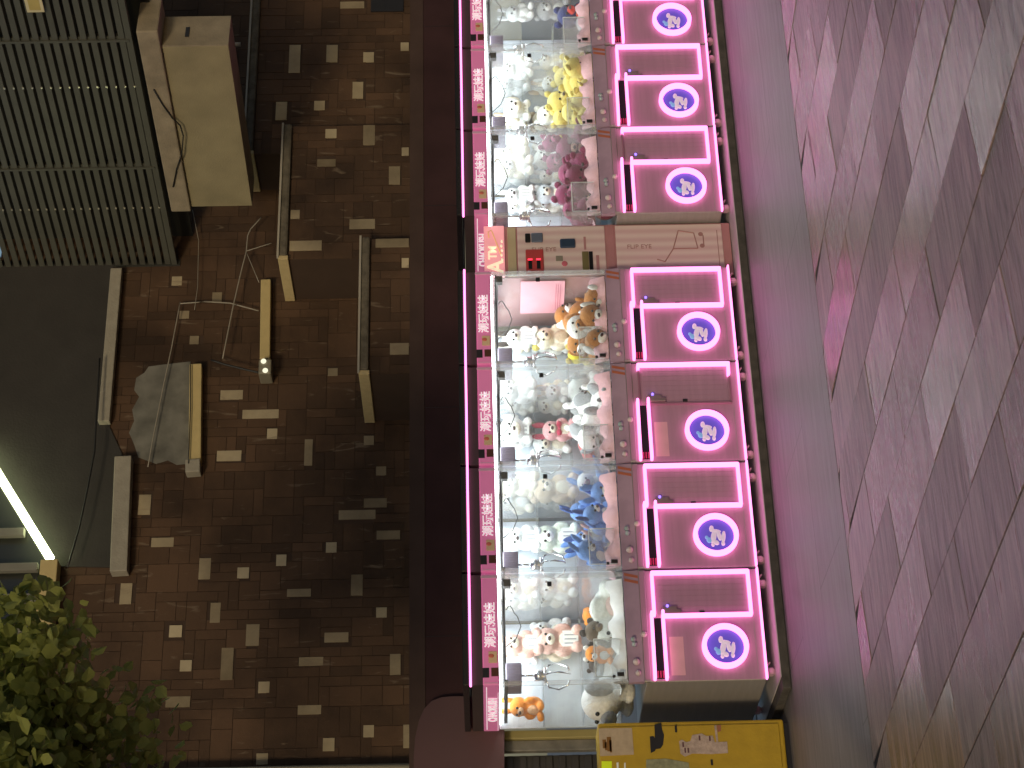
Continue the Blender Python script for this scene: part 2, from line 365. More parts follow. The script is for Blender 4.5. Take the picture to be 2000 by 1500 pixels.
# ------------------------------------------------------------------ change machine
def changer():
    x0 = 4*PITCHX; x1 = x0+GAP-.012; yf = .11
    t = empty("change_machine", (x0, yf, PZ)); ww = x1-x0
    STR = bpy.data.materials.new("pink_steel_reflections"); STR.use_nodes = True; n = STR.node_tree; p = n.nodes["Principled BSDF"]
    tc = n.nodes.new("ShaderNodeTexCoord"); wv = n.nodes.new("ShaderNodeTexWave"); wv.inputs["Scale"].default_value = 4.6; wv.inputs["Distortion"].default_value = .5; wv.inputs["Detail Scale"].default_value = .4
    mx = n.nodes.new("ShaderNodeMix"); mx.data_type = 'RGBA'; mx.inputs[6].default_value = (.58, .41, .41, 1); mx.inputs[7].default_value = (.66, .54, .51, 1)  # wave stripes paint reflections into the steel colour
    n.links.new(tc.outputs["Object"], wv.inputs[0]); n.links.new(wv.outputs["Fac"], mx.inputs[0]); n.links.new(mx.outputs[2], p.inputs[0]); p.inputs["Roughness"].default_value = .4
    FRM = mat("dull_red_frame", (.40, .19, .20), .4)
    MB().box(0, ww, 0, .6, .06, 1.66, .004).build("cabinet_body", FRM, t)
    lo = MB().box(.012, ww-.012, -.008, .002, .115, .81, .004).build("lower_door", STR, t)
    MB().box(.0, ww, -.004, .002, .82, .868, .003).build("seam_rail", FRM, t)
    u = MB().box(.012, ww-.012, -.008, .002, .88, 1.45, .004).build("upper_panel", STR, t)
    MB().box(.012, ww-.012, -.008, .002, 1.46, 1.515, .003).build("beige_panel", mat("beige_panel", (.46, .38, .24), .5), t)
    # lower door: faint line drawing of a shopping cart and faint lines of print
    LN = mat("faint_brown_line", (.36, .19, .18), .5)
    d = MB()
    for a, b_ in (((.10, .50), (.20, .44)), ((.20, .44), (.20, .28)), ((.20, .44), (.34, .40)), ((.34, .40), (.32, .30)), ((.32, .30), (.20, .28)), ((.12, .55), (.10, .50)), ((.23, .24), (.30, .24))):
        d.tube([(a[0], -.009, a[1]), (b_[0], -.009, b_[1])], .004, 6)
    d.cyl((.22, -.0095, .25), (.22, -.008, .25), .016); d.cyl((.31, -.0095, .255), (.31, -.008, .255), .016)
    d.box(.06, .34, -.0092, -.0078, .145, .150); d.build("cart_drawing", LN, lo)
    L = put("lettering", text_mesh("FLIP EYE", .045, LN, .001), lo); L.location = (.22, -.009, .66); L.rotation_euler.y = R(90)
    L = put("lettering", text_mesh("FLIP EYE", .045, LN, .001), u); L.location = (.21, -.009, 1.28); L.rotation_euler.y = R(90)
    # slots, screens and hatches
    s = MB().box(.02, .21, -.014, -.007, 1.285, 1.40, .006).build("bill_slot_plate", mat("red_slot_plate", (.42, .05, .05), .35), u)
    for z in (1.318, 1.372):
        MB().box(.06, .125, -.017, -.0135, z-.012, z+.012).build("bill_slot", BLACK, s)
        MB().box(.127, .137, -.018, -.0135, z-.014, z+.014).build("slot_light", REDLED, s)
    MB().box(.265, .335, -.022, -.007, 1.285, 1.36, .006).build("camera_box", mat("slate_box", (.10, .12, .17), .3), u)
    MB().box(.265, .335, -.018, -.007, 1.365, 1.40, .005).build("coin_acceptor", BLACK, u)
    MB().box(.215, .285, -.026, -.007, 1.075, 1.175, .01).build("card_reader", mat("blue_black_reader", (.03, .05, .09), .15), u)
    MB().box(.05, .19, -.010, -.0078, .965, .990).build("hatch", BLACK, u); MB().box(.05, .19, -.012, -.0078, .992, 1.035, .003).build("hatch", mat("brass_tray", (.22, .18, .08), .35, .4), u)
    MB().box(.205, .305, -.010, -.0078, 1.005, 1.02).build("sticker", FRM, u); MB().box(.12, .16, -.0105, -.0078, 1.16, 1.205, .002).build("sticker", mat("olive_sticker", (.22, .20, .16), .5), u)
    MB().sph((.10, -.008, 1.15), 1, 2, (.022, .002, .02)).build("sticker", mat("rose_sticker", (.5, .12, .16), .5), u, True)
    MB().box(.02, .16, -.0100, -.0078, .925, .945).build("sticker", FRM, u)
    # lit sign on top
    SG = mat("lit_salmon_sign", (.80, .36, .38), .4, 0, .25, 5, emit=(1, .36, .40), es=.48)
    sg = MB().box(.006, ww-.006, -.022, .03, 1.535, 1.668, .006).build("lit_sign", SG, t)
    CR = mat("cream_letters", (.95, .85, .6), .4, var=.03, emit=(1, .85, .6), es=.55)
    L = put("lettering", text_mesh("A", .145, CR, .001, .003), sg); L.location = (.075, -.024, 1.592)
    L = put("lettering", text_mesh("TM", .075, CR, .001, .002), sg); L.location = (.185, -.024, 1.612)
    q = MB(); q.tube([(.30, -.023, 1.635), (.345, -.023, 1.64), (.36, -.023, 1.62), (.335, -.023, 1.61), (.25, -.023, 1.585), (.17, -.023, 1.56)], .004, 6); q.build("sign_flourish", mat("gold_line", (.75, .45, .2), .4, emit=(1, .6, .2), es=.3), sg, True)
    q = MB()
    for k in range(5): q.sph((.13+.035*k, -.023, 1.552+.004*(k % 2)), 1, 1, (.014, .002, .008))
    q.build("sign_flourish", CR, sg, True)
    for x in (.06, ww-.06):
        for y in (.06, .5): MB().cyl((x, y, .05), (x, y, .062), .02).build("foot", BLACKM, t)
    tag(t, "dull pink change machine with painted-in reflections and a lit salmon ATM sign on top", "change machine")
changer()

# ------------------------------------------------------------------ plush toys
def fused(name, blobs, vox=.03, it=5):
    b = MB()
    for c, r, sc in blobs: b.sph(c, r, 3, sc)
    me = b.mesh(name, [], True); o = put(name, me)
    m = o.modifiers.new("r", 'REMESH'); m.mode = 'VOXEL'; m.voxel_size = vox; m.use_smooth_shade = True
    m = o.modifiers.new("s", 'SMOOTH'); m.iterations = it; m.factor = .6
    dg = bpy.context.evaluated_depsgraph_get(); r = bpy.data.meshes.new_from_object(o.evaluated_get(dg)); r.name = name
    bpy.data.objects.remove(o); bpy.data.meshes.remove(me); return r
_pm = {}
def plush(col):
    if col not in _pm: _pm[col] = mat("plush_%d" % len(_pm), col, .95, 0, .16, 26, .9, 34, .2, sheen=.25)
    return _pm[col]
EYE = mat("toy_eye", (.01, .01, .01), .2); NOSE = mat("toy_nose", (.06, .04, .04), .4)
U1 = (1, 1, 1)
def toy_kind(kind):
    "unit toys about 1 tall, facing -y, base at z = 0"
    if kind == 'bear':
        body = fused("body", [((0, 0, .30), .26, (1, .9, 1.1)), ((0, -.03, .72), .26, (1.08, .95, .95)), ((-.25, -.1, .40), .10, (1, 1, 1.7)), ((.25, -.1, .40), .10, (1, 1, 1.7)), ((-.17, -.26, .12), .12, (1, 1.5, 1)), ((.17, -.26, .12), .12, (1, 1.5, 1))])
        ears = [((-.2, 0, .94), .10, (1, .5, 1)), ((.2, 0, .94), .10, (1, .5, 1))]; muz = ((0, -.26, .66), .11, (1.1, .8, .85)); patch = ((0, -.2, .32), .16, (1, .5, 1.15)); ey = (.1, -.265, .76); no = (0, -.345, .69)
    elif kind == 'rabbit':
        body = fused("body", [((0, 0, .24), .22, (1, .9, 1.1)), ((0, -.03, .58), .22, (1.1, .95, .95)), ((-.22, -.1, .32), .08, (1, 1, 1.6)), ((.22, -.1, .32), .08, (1, 1, 1.6)), ((-.14, -.24, .09), .10, (1, 1.5, .9)), ((.14, -.24, .09), .10, (1, 1.5, .9))])
        ears = [((-.13, .0, .86), .08, (.9, .5, 2.4)), ((.15, .02, .85), .08, (.9, .5, 2.3))]; muz = ((0, -.22, .54), .09, (1.2, .7, .8)); patch = ((0, -.17, .25), .13, (1, .5, 1.1)); ey = (.09, -.225, .62); no = (0, -.285, .56)
    else:
        body = fused("body", [((0, .22, .27), .25, (1, 1.35, .95)), ((0, -.25, .46), .27, (1.1, .95, 1)), ((-.18, -.2, .12), .11, (.9, 1.8, .9)), ((.18, -.2, .12), .11, (.9, 1.8, .9)), ((-.2, .45, .12), .12, (1, 1.5, .9)), ((.2, .45, .12), .12, (1, 1.5, .9)), ((0, .62, .36), .07, (1, 1.6, 1.2))])
        ears = [((-.29, -.22, .5), .13, (.5, .9, 1.5)), ((.29, -.22, .5), .13, (.5, .9, 1.5))]; muz = ((0, -.5, .38), .13, (1.15, .8, .85)); patch = ((.06, .25, .44), .17, (1, 1.3, .5)); ey = (.11, -.49, .53); no = (0, -.605, .43)
    def one(b, n): return b.mesh(n, [EYE], True)
    P = [("body", body, 0)]
    for e in ears: P.append(("ear", one(MB().sph(*e[:2], 2, e[2]), "ear"), 1))
    P.append(("muzzle", one(MB().sph(*muz[:2], 2, muz[2]), "muzzle"), 2)); P.append(("patch", one(MB().sph(*patch[:2], 2, patch[2]), "patch"), 2))
    for s_ in (-1, 1): P.append(("eye", one(MB().sph((s_*ey[0], ey[1], ey[2]), .03), "eye"), 3))
    P.append(("nose", one(MB().sph(no, .04, 2, (1.3, .7, .9)), "nose"), 4))
    b = MB(); b.sph((-.1, -.24, .50 if kind == 'bear' else .40), .07, 2, (1.2, .5, .9)); b.sph((.1, -.24, .50 if kind == 'bear' else .40), .07, 2, (1.2, .5, .9)); b.sph((0, -.26, .50 if kind == 'bear' else .40), .035)
    P.append(("bow", one(b, "bow"), 5))
    b = MB(); b.box(-.16, .16, -.30, -.29, .10, .42); b.mi = 1
    for k in range(3): b.box(-.11+.085*k, -.085+.085*k, -.302, -.2995, .14, .38)
    P.append(("price_tag", b.mesh("price_tag", [PAPER, INK]), 6))
    return P
KINDS = {k: toy_kind(k) for k in ('bear', 'rabbit', 'dog')}
TOYS = []
def toy(kind, cols, ix, iy, Y, size, rz=0, tilt=0, roll=0, bow=None, tagp=False, name="plush_toy"):
    "cols: body, ear, patch"
    c = at(ix, iy, Y); size *= 1.25 if ix > 1100 else 1.1; cl = .34*size
    for k in range(8):
        for xb, s_ in ((MX[k], 1), (MX[k]+W, -1)):
            if abs(c.x-xb) < cl+.008 and (c.x-xb)*s_ > -.012: c.x = xb+s_*(cl+.008)
    t = empty(name, c)
    rot = Matrix.Rotation(R(rz), 3, 'Z') @ Matrix.Rotation(R(tilt), 3, 'X') @ Matrix.Rotation(R(roll), 3, 'Y')
    t.rotation_euler = rot.to_euler(); t.scale = (size,)*3
    mid = Vector((0, 0, .5 if kind != 'dog' else .35))
    t.location = c - rot @ (mid*size)
    for n, me, role in KINDS[kind]:
        if role == 5 and bow is None: continue
        if role == 6 and not tagp: continue
        o = put(n, me, t)
        if role in (0, 1, 2, 5):
            s = o.material_slots[0] if o.material_slots else None
            if s is None: me.materials.append(EYE); s = o.material_slots[0]
            s.link = 'OBJECT'; s.material = plush(bow if role == 5 else cols[role])
        if role == 4: o.material_slots[0].link = 'OBJECT'; o.material_slots[0].material = NOSE
    return t
WHI, CRM, GRY, BEI, PNK = (.78, .80, .80), (.75, .70, .58), (.33, .35, .37), (.58, .46, .34), (.66, .42, .36)
BLU, DBL, MAR, YEL, BRO, ORG, DKB, NAV = (.14, .28, .62), (.05, .10, .30), (.22, .035, .10), (.68, .58, .17), (.42, .17, .035), (.80, .28, .04), (.05, .04, .035), (.03, .04, .14)
MNAME = ["first machine", "blue rabbit machine", "grey dog machine", "brown dog machine", "maroon bear machine", "yellow bear machine", "navy toy machine"]
# (machine, place, kind, colour word, cols, ix, iy, Y, size, rz, tilt, roll, bow, tag)
T = []
def S(m, place, kind, word, cols, ix, iy, Y, size, rz=0, tilt=0, roll=0, bow=None, tg=False): T.append((m, place, kind, word, cols, ix, iy, Y, size, rz, tilt, roll, bow, tg))
SH1, SH2 = "upper shelf", "lower shelf"
# machine beside the cabinet
S(0, SH1, 'bear', 'white', (WHI, WHI, CRM), 1018, 1150, .64, .22, -10); S(0, SH1, 'bear', 'pale pink', (PNK, BEI, CRM), 1020, 1262, .62, .24, 10, tg=True); S(0, SH1, 'rabbit', 'orange', (ORG, ORG, (.8, .5, .3)), 1020, 1388, .62, .24, -40)
S(0, SH2, 'bear', 'white', (WHI, WHI, CRM), 1088, 1150, .64, .24, 5); S(0, SH2, 'bear', 'pinkish beige', (PNK, PNK, CRM), 1090, 1252, .58, .27, 0, tg=True)
S(0, "floor", 'bear', 'large brown eared white', ((.58, .61, .58), DKB, (.58, .45, .42)), 1188, 1180, .36, .34, 0, 20, -82); S(0, "floor", 'bear', 'dark brown', ((.10, .075, .05), DKB, (.16, .12, .08)), 1178, 1243, .34, .20, 20, 10, 30); S(0, "floor", 'dog', 'orange', (ORG, ORG, WHI), 1163, 1216, .5, .17, 40)
S(0, "floor", 'bear', 'orange', (ORG, WHI, WHI), 1170, 1276, .35, .14, -30); S(0, "floor", 'bear', 'black', (DKB, DKB, GRY), 1172, 1300, .42, .12, 0)
S(0, "floor", 'dog', 'white grey spotted', (WHI, GRY, GRY), 1190, 1352, .45, .36, -70, 0, 0)
# blue rabbits
S(1, SH1, 'bear', 'cream', (CRM, BEI, WHI), 1014, 952, .64, .23, 20); S(1, SH1, 'rabbit', 'white', (WHI, WHI, WHI), 1015, 1050, .62, .25, -15, tg=True)
S(1, SH2, 'bear', 'beige', (BEI, BEI, CRM), 1085, 962, .60, .27, 15); S(1, SH2, 'bear', 'greenish white', ((.62, .68, .60), WHI, WHI), 1088, 1052, .60, .27, 0, tg=True)
for k, (ix, iy, Y, s, rz, ti, ro) in enumerate(((1182, 935, .35, .22, 30, 60, 0), (1150, 965, .45, .2, -20, 0, 25), (1136, 1004, .45, .22, 60, 20, 0), (1172, 1003, .3, .22, -10, 0, 15), (1142, 1060, .4, .22, 10, -10, -20), (1170, 1045, .28, .19, 40, 30, 0), (1163, 1086, .36, .18, -20, 60, 0), (1190, 970, .22, .17, 15, 80, 0))):
    S(1, "pile", 'rabbit', ('blue', 'white', 'blue', 'blue', 'blue', 'cream', 'dark blue', 'blue')[k], ((BLU, BLU, WHI), (WHI, BLU, MAR), (BLU, DBL, WHI), (BLU, BLU, WHI), (BLU, BLU, (.7, .75, .85)), (CRM, PNK, WHI), (DBL, BLU, WHI), (BLU, DBL, WHI))[k], ix, iy, Y, s, rz, ti, ro)
# grey dogs
S(2, SH1, 'bear', 'white', (WHI, GRY, WHI), 1012, 770, .62, .23, 10); S(2, SH1, 'dog', 'white', (WHI, WHI, CRM), 1010, 842, .60, .27, -10, tg=True)
S(2, SH2, 'rabbit', 'pale grey', ((.5, .52, .55), GRY, WHI), 1086, 768, .64, .22, 0); S(2, SH2, 'rabbit', 'pink bowed', ((.62, .34, .36), (.4, .08, .12), CRM), 1083, 842, .58, .25, 0, bow=(.45, .05, .10))
for k, (ix, iy, Y, s, rz, ti, ro) in enumerate(((1140, 762, .5, .25, -35, 10, 0), (1165, 758, .28, .27, -10, 60, 10), (1148, 795, .42, .22, 25, 0, 20), (1172, 808, .25, .26, -60, 0, 0), (1162, 842, .35, .22, 30, 20, 0))):
    S(2, "pile", 'dog', ('grey and white', 'dark grey eared white', 'yellow patched white', 'white grey eared', 'grey')[k], (((.6, .63, .62), GRY, GRY), (WHI, (.08, .09, .1), GRY), (WHI, GRY, YEL), (WHI, GRY, WHI), ((.45, .48, .48), GRY, WHI))[k], ix, iy, Y, s, rz, ti, ro)
S(2, "pile", 'rabbit', 'rosy red', ((.48, .12, .13), PNK, CRM), 1145, 872, .42, .21, 20, 70, 0)
# brown dogs
S(3, SH1, 'rabbit', 'white', (WHI, DKB, CRM), 1012, 662, .60, .25, 0, tg=True)
S(3, SH2, 'bear', 'cream', (CRM, YEL, BEI), 1082, 662, .58, .25, 0)
for k, (ix, iy, Y, s, rz, ti, ro) in enumerate(((1118, 552, .5, .22, -20, 30, 0), (1146, 556, .35, .23, 20, 70, 0), (1168, 572, .25, .22, -50, 20, 0), (1112, 606, .5, .22, 30, 0, 0), (1138, 612, .4, .24, -15, 10, 20), (1163, 628, .25, .24, -30, 0, 0), (1130, 648, .42, .22, 50, 0, -20), (1152, 664, .3, .2, 10, 50, 0))):
    S(3, "pile", 'dog', 'brown and white', ((BRO, WHI, WHI), (WHI, BRO, BRO), (BRO, BRO, WHI), (BRO, WHI, WHI), (BRO, BRO, WHI), (WHI, BRO, BRO), (BRO, WHI, WHI), (BRO, BRO, WHI))[k], ix, iy, Y, s, rz, ti, ro)
S(3, "pile", 'bear', 'bright yellow', ((.75, .68, .06), YEL, WHI), 1140, 694, .45, .19, 0, 20)
# maroon bears
S(4, SH1, 'bear', 'cream', (CRM, WHI, WHI), 1008, 330, .64, .23, 0); S(4, SH1, 'rabbit', 'white', (WHI, WHI, WHI), 1008, 385, .62, .24, 0, tg=True)
S(4, SH2, 'bear', 'bluish white', ((.6, .66, .72), WHI, CRM), 1080, 370, .62, .23, 0, tg=True); S(4, SH2, 'bear', 'pale grey', ((.55, .57, .55), GRY, WHI), 1075, 312, .66, .23, 0)
for k, (ix, iy, Y, s, rz, ti, ro) in enumerate(((1090, 284, .5, .23, 10, 10, 10), (1120, 290, .4, .23, -20, 30, 0), (1148, 280, .28, .24, 20, 60, 0), (1098, 318, .5, .22, -10, 0, -15), (1115, 345, .42, .25, 15, 70, 0), (1147, 326, .25, .23, -15, 10, 0), (1118, 388, .42, .22, 0, 20, 15), (1150, 372, .25, .23, 25, 10, 0), (1122, 418, .4, .2, 10, 60, 0))):
    S(4, "pile", 'bear', 'maroon', (MAR, MAR, ((.4, .1, .2), PNK, MAR)[k % 3]), ix, iy, Y, s, rz, ti, ro, bow=YEL if k in (0, 7) else None)
# yellow bears
S(5, SH1, 'bear', 'white', (WHI, WHI, WHI), 1008, 140, .64, .23, 0); S(5, SH1, 'dog', 'white', (WHI, CRM, CRM), 1012, 222, .60, .25, 0, tg=True)
S(5, SH2, 'rabbit', 'silver grey', ((.45, .48, .52), GRY, WHI), 1078, 165, .62, .23, 0); S(5, SH2, 'bear', 'white', (WHI, WHI, CRM), 1082, 226, .58, .24, 0, tg=True)
for k, (ix, iy, Y, s, rz, ti, ro) in enumerate(((1135, 128, .38, .23, 0, 10, 0), (1162, 152, .25, .2, 10, 60, 0), (1118, 168, .5, .22, -10, 0, 10), (1105, 198, .5, .24, 15, 20, 0), (1142, 180, .35, .21, -30, 10, 0), (1148, 214, .25, .24, 20, 40, 0), (1112, 232, .5, .2, 0, 0, 0), (1140, 243, .32, .22, -10, 60, 0))):
    S(5, "pile", 'bear', 'yellow', (YEL, YEL, (.72, .62, .25)), ix, iy, Y, s, rz, ti, ro, bow=(.6, .2, .24) if k in (2, 4) else None)
# navy toy
S(6, SH1, 'rabbit', 'white', (WHI, WHI, WHI), 1008, 28, .62, .24, 0); S(6, SH2, 'bear', 'grey', ((.42, .43, .46), GRY, WHI), 1080, 22, .62, .24, 0)
S(6, "pile", 'bear', 'navy and red', (NAV, NAV, (.5, .05, .04)), 1128, 14, .38, .26, 10, 0, 0, bow=(.55, .05, .03)); S(6, "pile", 'dog', 'grey', ((.4, .4, .42), GRY, PNK), 1150, 48, .3, .2, -20)
rx = random.Random(21)
PILE = {1: ('rabbit', 'blue', [(BLU, BLU, WHI), (BLU, DBL, (.7, .75, .85))]), 2: ('dog', 'white grey patched', [(WHI, GRY, GRY), (WHI, (.1, .1, .11), GRY)]), 3: ('dog', 'brown and white', [(BRO, WHI, WHI), (WHI, BRO, BRO), (BRO, BRO, WHI)]),
        4: ('bear', 'maroon', [(MAR, MAR, PNK), (MAR, MAR, MAR)]), 5: ('bear', 'yellow', [(YEL, YEL, (.72, .62, .25))])}
SPAN = {1: (925, 1092), 2: (745, 870), 3: (548, 690), 4: (275, 420), 5: (118, 248)}
for m, (kind, word, cs) in PILE.items():
    a0, a1 = SPAN[m]
    for k in range(7 if m != 2 else 3):
        S(m, "pile", kind, word, cs[k % len(cs)], 1192-m*4-rx.choice((0, 12, 26, 40)), int(a0+(a1-a0)*(k+.5)/(7 if m != 2 else 3))+k % 2, .16+.07*(k % 3), .22, rx.uniform(-50, 50), rx.uniform(-10, 60), rx.uniform(-25, 25))
for m, (a0, a1) in {0: (1125, 1300), 1: (920, 1095), 2: (735, 890), 3: (640, 690), 4: (275, 420), 5: (105, 245)}.items():
    for place, ix in ((SH1, 1012), (SH2, 1080)):
        for k in range(3 if m != 3 else 1):
            iy = int(a0+(a1-a0)*(k+.5)/(3 if m != 3 else 1))+rx.randint(-7, 7)
            if any(q[6] == iy for q in T): iy += 3
            wd, c3 = rx.choice((('ivory', ((.70, .68, .62), WHI, WHI)), ('white', (WHI, WHI, CRM)), ('pale grey', ((.52, .55, .57), WHI, GRY)), ('cream', (CRM, BEI, WHI))))
            S(m, place, rx.choice(('bear', 'bear', 'rabbit')), wd, c3, ix-m*2+rx.randint(-4, 4), iy, .70, .23, rx.uniform(-30, 30), rx.uniform(-8, 8), rx.uniform(-10, 10))
ORD = "first second third fourth fifth sixth seventh eighth ninth tenth eleventh twelfth thirteenth fourteenth fifteenth sixteenth seventeenth".split()
for (m, place, kind, word, cols, ix, iy, Y, s, rz, ti, ro, bow, tg) in T:
    order = sorted([q[6] for q in T if q[0] == m and q[1] == place and q[2] == kind], reverse=True).index(iy)
    n = len([q for q in T if q[0] == m and q[1] == place and q[2] == kind])
    o = toy(kind, cols, ix, iy, Y, s, rz-12, ti, ro, bow, tg, {"bear": "plush_bear", "rabbit": "plush_rabbit", "dog": "plush_dog"}[kind])
    pl = {SH1: "upper shelf", SH2: "lower shelf", "floor": "floor", "pile": "pile"}[place]
    lab = f"{word} plush {kind}" + (f", {ORD[order]} from the cabinet end" if n > 1 else "") + f" {'in' if pl == 'pile' else 'on'} {pl}, {MNAME[m]}"
    tag(o, lab, "plush toy", "plush toys in the claw machines")
Xc = MX[3]+W-.012
def atx(ix, iy, X):
    d = fw + rt*((750-iy)/F) + up*((1000-ix)/F); return CAM + d*((X-CAM.x)/d.x)
a, b_ = atx(1016, 612, Xc), atx(1104, 548, Xc); p = (a+b_)/2
nc = empty("notice_card", p)
hy, hz = abs(b_.y-a.y)/2, abs(b_.z-a.z)/2
MB().box(-.002, .002, -hy, hy, -hz, hz).build("card", mat("pink_card", (.72, .36, .44), .5), nc)
b = MB()
for z in (-.62, -.72, -.82): b.box(-.0035, -.0015, -hy*.8, hy*.8, hz*z, hz*z+.004)
b.build("print", mat("rose_print", (.5, .16, .24), .5), nc)
tag(nc, "blank pink notice card on the side glass behind the brown and white plush dogs", "card")

# ------------------------------------------------------------------ step, kerb strip and paving
def ground_mats():
    m = bpy.data.materials.new("stone_paving"); m.use_nodes = True; n = m.node_tree; L = n.links; p = n.nodes["Principled BSDF"]
    N = n.nodes.new; tc = N("ShaderNodeTexCoord"); at_ = N("ShaderNodeAttribute"); at_.attribute_name = "tone"
    def noise(sc, scale, rot, det=8, rg=.65, dist=0):
        mp = N("ShaderNodeMapping"); mp.inputs["Scale"].default_value = sc; mp.inputs["Rotation"].default_value[2] = R(rot); L.new(tc.outputs["Object"], mp.inputs[0])
        z = N("ShaderNodeTexNoise"); z.inputs["Scale"].default_value = scale; z.inputs["Detail"].default_value = det; z.inputs["Roughness"].default_value = rg; z.inputs["Distortion"].default_value = dist
        L.new(mp.outputs[0], z.inputs["Vector"]); return z
    # each slab shows its own stretch of stone: shift the noise by the slab's tone
    st = noise((1.3, 7, 1), 3.2, 14, 9, .7, .4); fine = noise((.55, 4.6, 1), 4.2, 12, 9, .62, .9); grit = noise((1, 1, 1), 110, 0, 3)
    wv = N("ShaderNodeMath"); wv.operation = 'MULTIPLY'; wv.inputs[1].default_value = 37; L.new(at_.outputs["Fac"], wv.inputs[0])
    for z in (st, fine): z.noise_dimensions = '4D'; L.new(wv.outputs[0], z.inputs["W"])
    cr = N("ShaderNodeValToRGB"); e = cr.color_ramp.elements; e[0].position = .30; e[1].position = .74
    e[0].color = (.235, .180, .158, 1); e[1].color = (.315, .245, .222, 1); L.new(st.outputs[0], cr.inputs[0])
    tr = N("ShaderNodeValToRGB"); tr.color_ramp.elements[0].color = (.90, .89, .88, 1); tr.color_ramp.elements[1].color = (1.10, 1.02, 1.0, 1); L.new(at_.outputs["Fac"], tr.inputs[0])
    ti = N("ShaderNodeMix"); ti.data_type = 'RGBA'; ti.blend_type = 'MULTIPLY'; ti.inputs[0].default_value = 1; L.new(cr.outputs[0], ti.inputs[6]); L.new(tr.outputs[0], ti.inputs[7])
    fr = N("ShaderNodeValToRGB"); fr.color_ramp.elements[0].position = .36; fr.color_ramp.elements[1].position = .66; fr.color_ramp.elements[0].color = (.42, .40, .38, 1); fr.color_ramp.elements[1].color = (1.45, 1.34, 1.36, 1); L.new(fine.outputs[0], fr.inputs[0])  # streaks are stone grain plus pinkish sheen put into the colour
    t2 = N("ShaderNodeMix"); t2.data_type = 'RGBA'; t2.blend_type = 'MULTIPLY'; t2.inputs[0].default_value = .9; L.new(ti.outputs[2], t2.inputs[6]); L.new(fr.outputs[0], t2.inputs[7]); L.new(t2.outputs[2], p.inputs["Base Color"])
    rr = N("ShaderNodeMapRange"); rr.inputs["To Min"].default_value = .42; rr.inputs["To Max"].default_value = .26; L.new(at_.outputs["Fac"], rr.inputs[0])
    ra = N("ShaderNodeMath"); ra.operation = 'MULTIPLY_ADD'; ra.inputs[1].default_value = -.12; L.new(fine.outputs[0], ra.inputs[0]); L.new(rr.outputs[0], ra.inputs[2]); L.new(ra.outputs[0], p.inputs["Roughness"])
    hs = N("ShaderNodeMath"); hs.operation = 'MULTIPLY_ADD'; hs.inputs[1].default_value = .2; L.new(grit.outputs[0], hs.inputs[0]); L.new(st.outputs[0], hs.inputs[2])
    h2 = N("ShaderNodeMath"); h2.operation = 'MULTIPLY_ADD'; h2.inputs[1].default_value = 1.1; L.new(fine.outputs[0], h2.inputs[0]); L.new(hs.outputs[0], h2.inputs[2])
    bs = N("ShaderNodeMapRange"); bs.inputs["To Min"].default_value = .70; bs.inputs["To Max"].default_value = .12; L.new(at_.outputs["Fac"], bs.inputs[0])
    bp = N("ShaderNodeBump"); bp.inputs["Distance"].default_value = .014; L.new(bs.outputs[0], bp.inputs["Strength"]); L.new(h2.outputs[0], bp.inputs["Height"]); L.new(bp.outputs[0], p.inputs["Normal"])
    k = bpy.data.materials.new("smooth_kerb_stone"); k.use_nodes = True; n = k.node_tree; L = n.links; p = n.nodes["Principled BSDF"]; N = n.nodes.new
    tc = N("ShaderNodeTexCoord"); st = N("ShaderNodeMapping"); st.inputs["Scale"].default_value = (.7, 6, 1); L.new(tc.outputs["Object"], st.inputs[0])
    nz = N("ShaderNodeTexNoise"); nz.inputs["Scale"].default_value = 3; nz.inputs["Detail"].default_value = 9; nz.inputs["Roughness"].default_value = .7; L.new(st.outputs[0], nz.inputs["Vector"])
    br = N("ShaderNodeTexBrick"); br.inputs["Scale"].default_value = 1; br.inputs["Brick Width"].default_value = 1.9; br.inputs["Row Height"].default_value = .64; br.inputs["Mortar Size"].default_value = .003; br.inputs["Color1"].default_value = (.9, .9, .9, 1); br.inputs["Color2"].default_value = (1, 1, 1, 1); br.inputs["Mortar"].default_value = (.35, .35, .35, 1); L.new(tc.outputs["Object"], br.inputs[0])
    cr = N("ShaderNodeValToRGB"); cr.color_ramp.elements[0].position = .3; cr.color_ramp.elements[1].position = .7
    cr.color_ramp.elements[0].color = (.115, .104, .098, 1); cr.color_ramp.elements[1].color = (.275, .25, .24, 1); L.new(nz.outputs[0], cr.inputs[0])  # stretched noise paints reflected streaks into the kerb colour
    mu = N("ShaderNodeMix"); mu.data_type = 'RGBA'; mu.blend_type = 'MULTIPLY'; mu.inputs[0].default_value = 1; L.new(cr.outputs[0], mu.inputs[6]); L.new(br.outputs[0], mu.inputs[7]); L.new(mu.outputs[2], p.inputs[0])
    rr = N("ShaderNodeMapRange"); rr.inputs["To Min"].default_value = .35; rr.inputs["To Max"].default_value = .6; L.new(nz.outputs[0], rr.inputs[0]); L.new(rr.outputs[0], p.inputs["Roughness"])
    bp = N("ShaderNodeBump"); bp.inputs["Strength"].default_value = .3; bp.inputs["Distance"].default_value = .006; L.new(nz.outputs[0], bp.inputs["Height"]); L.new(bp.outputs[0], p.inputs["Normal"])
    return m, k
PAVE, KERB = ground_mats()
g = MB(); g.mi = 1; g.prism([(-60, -70, -.3), (70, -70, -.3), (70, -2.05, -.3), (-60, -2.05, -.3)], (0, 0, .2965)); g.mi = 0
rp = random.Random(12); tl = g.b.faces.layers.float.new("tone_tmp"); A = R(97); ax, ay = Vector((math.cos(A), math.sin(A))), Vector((-math.sin(A), math.cos(A)))
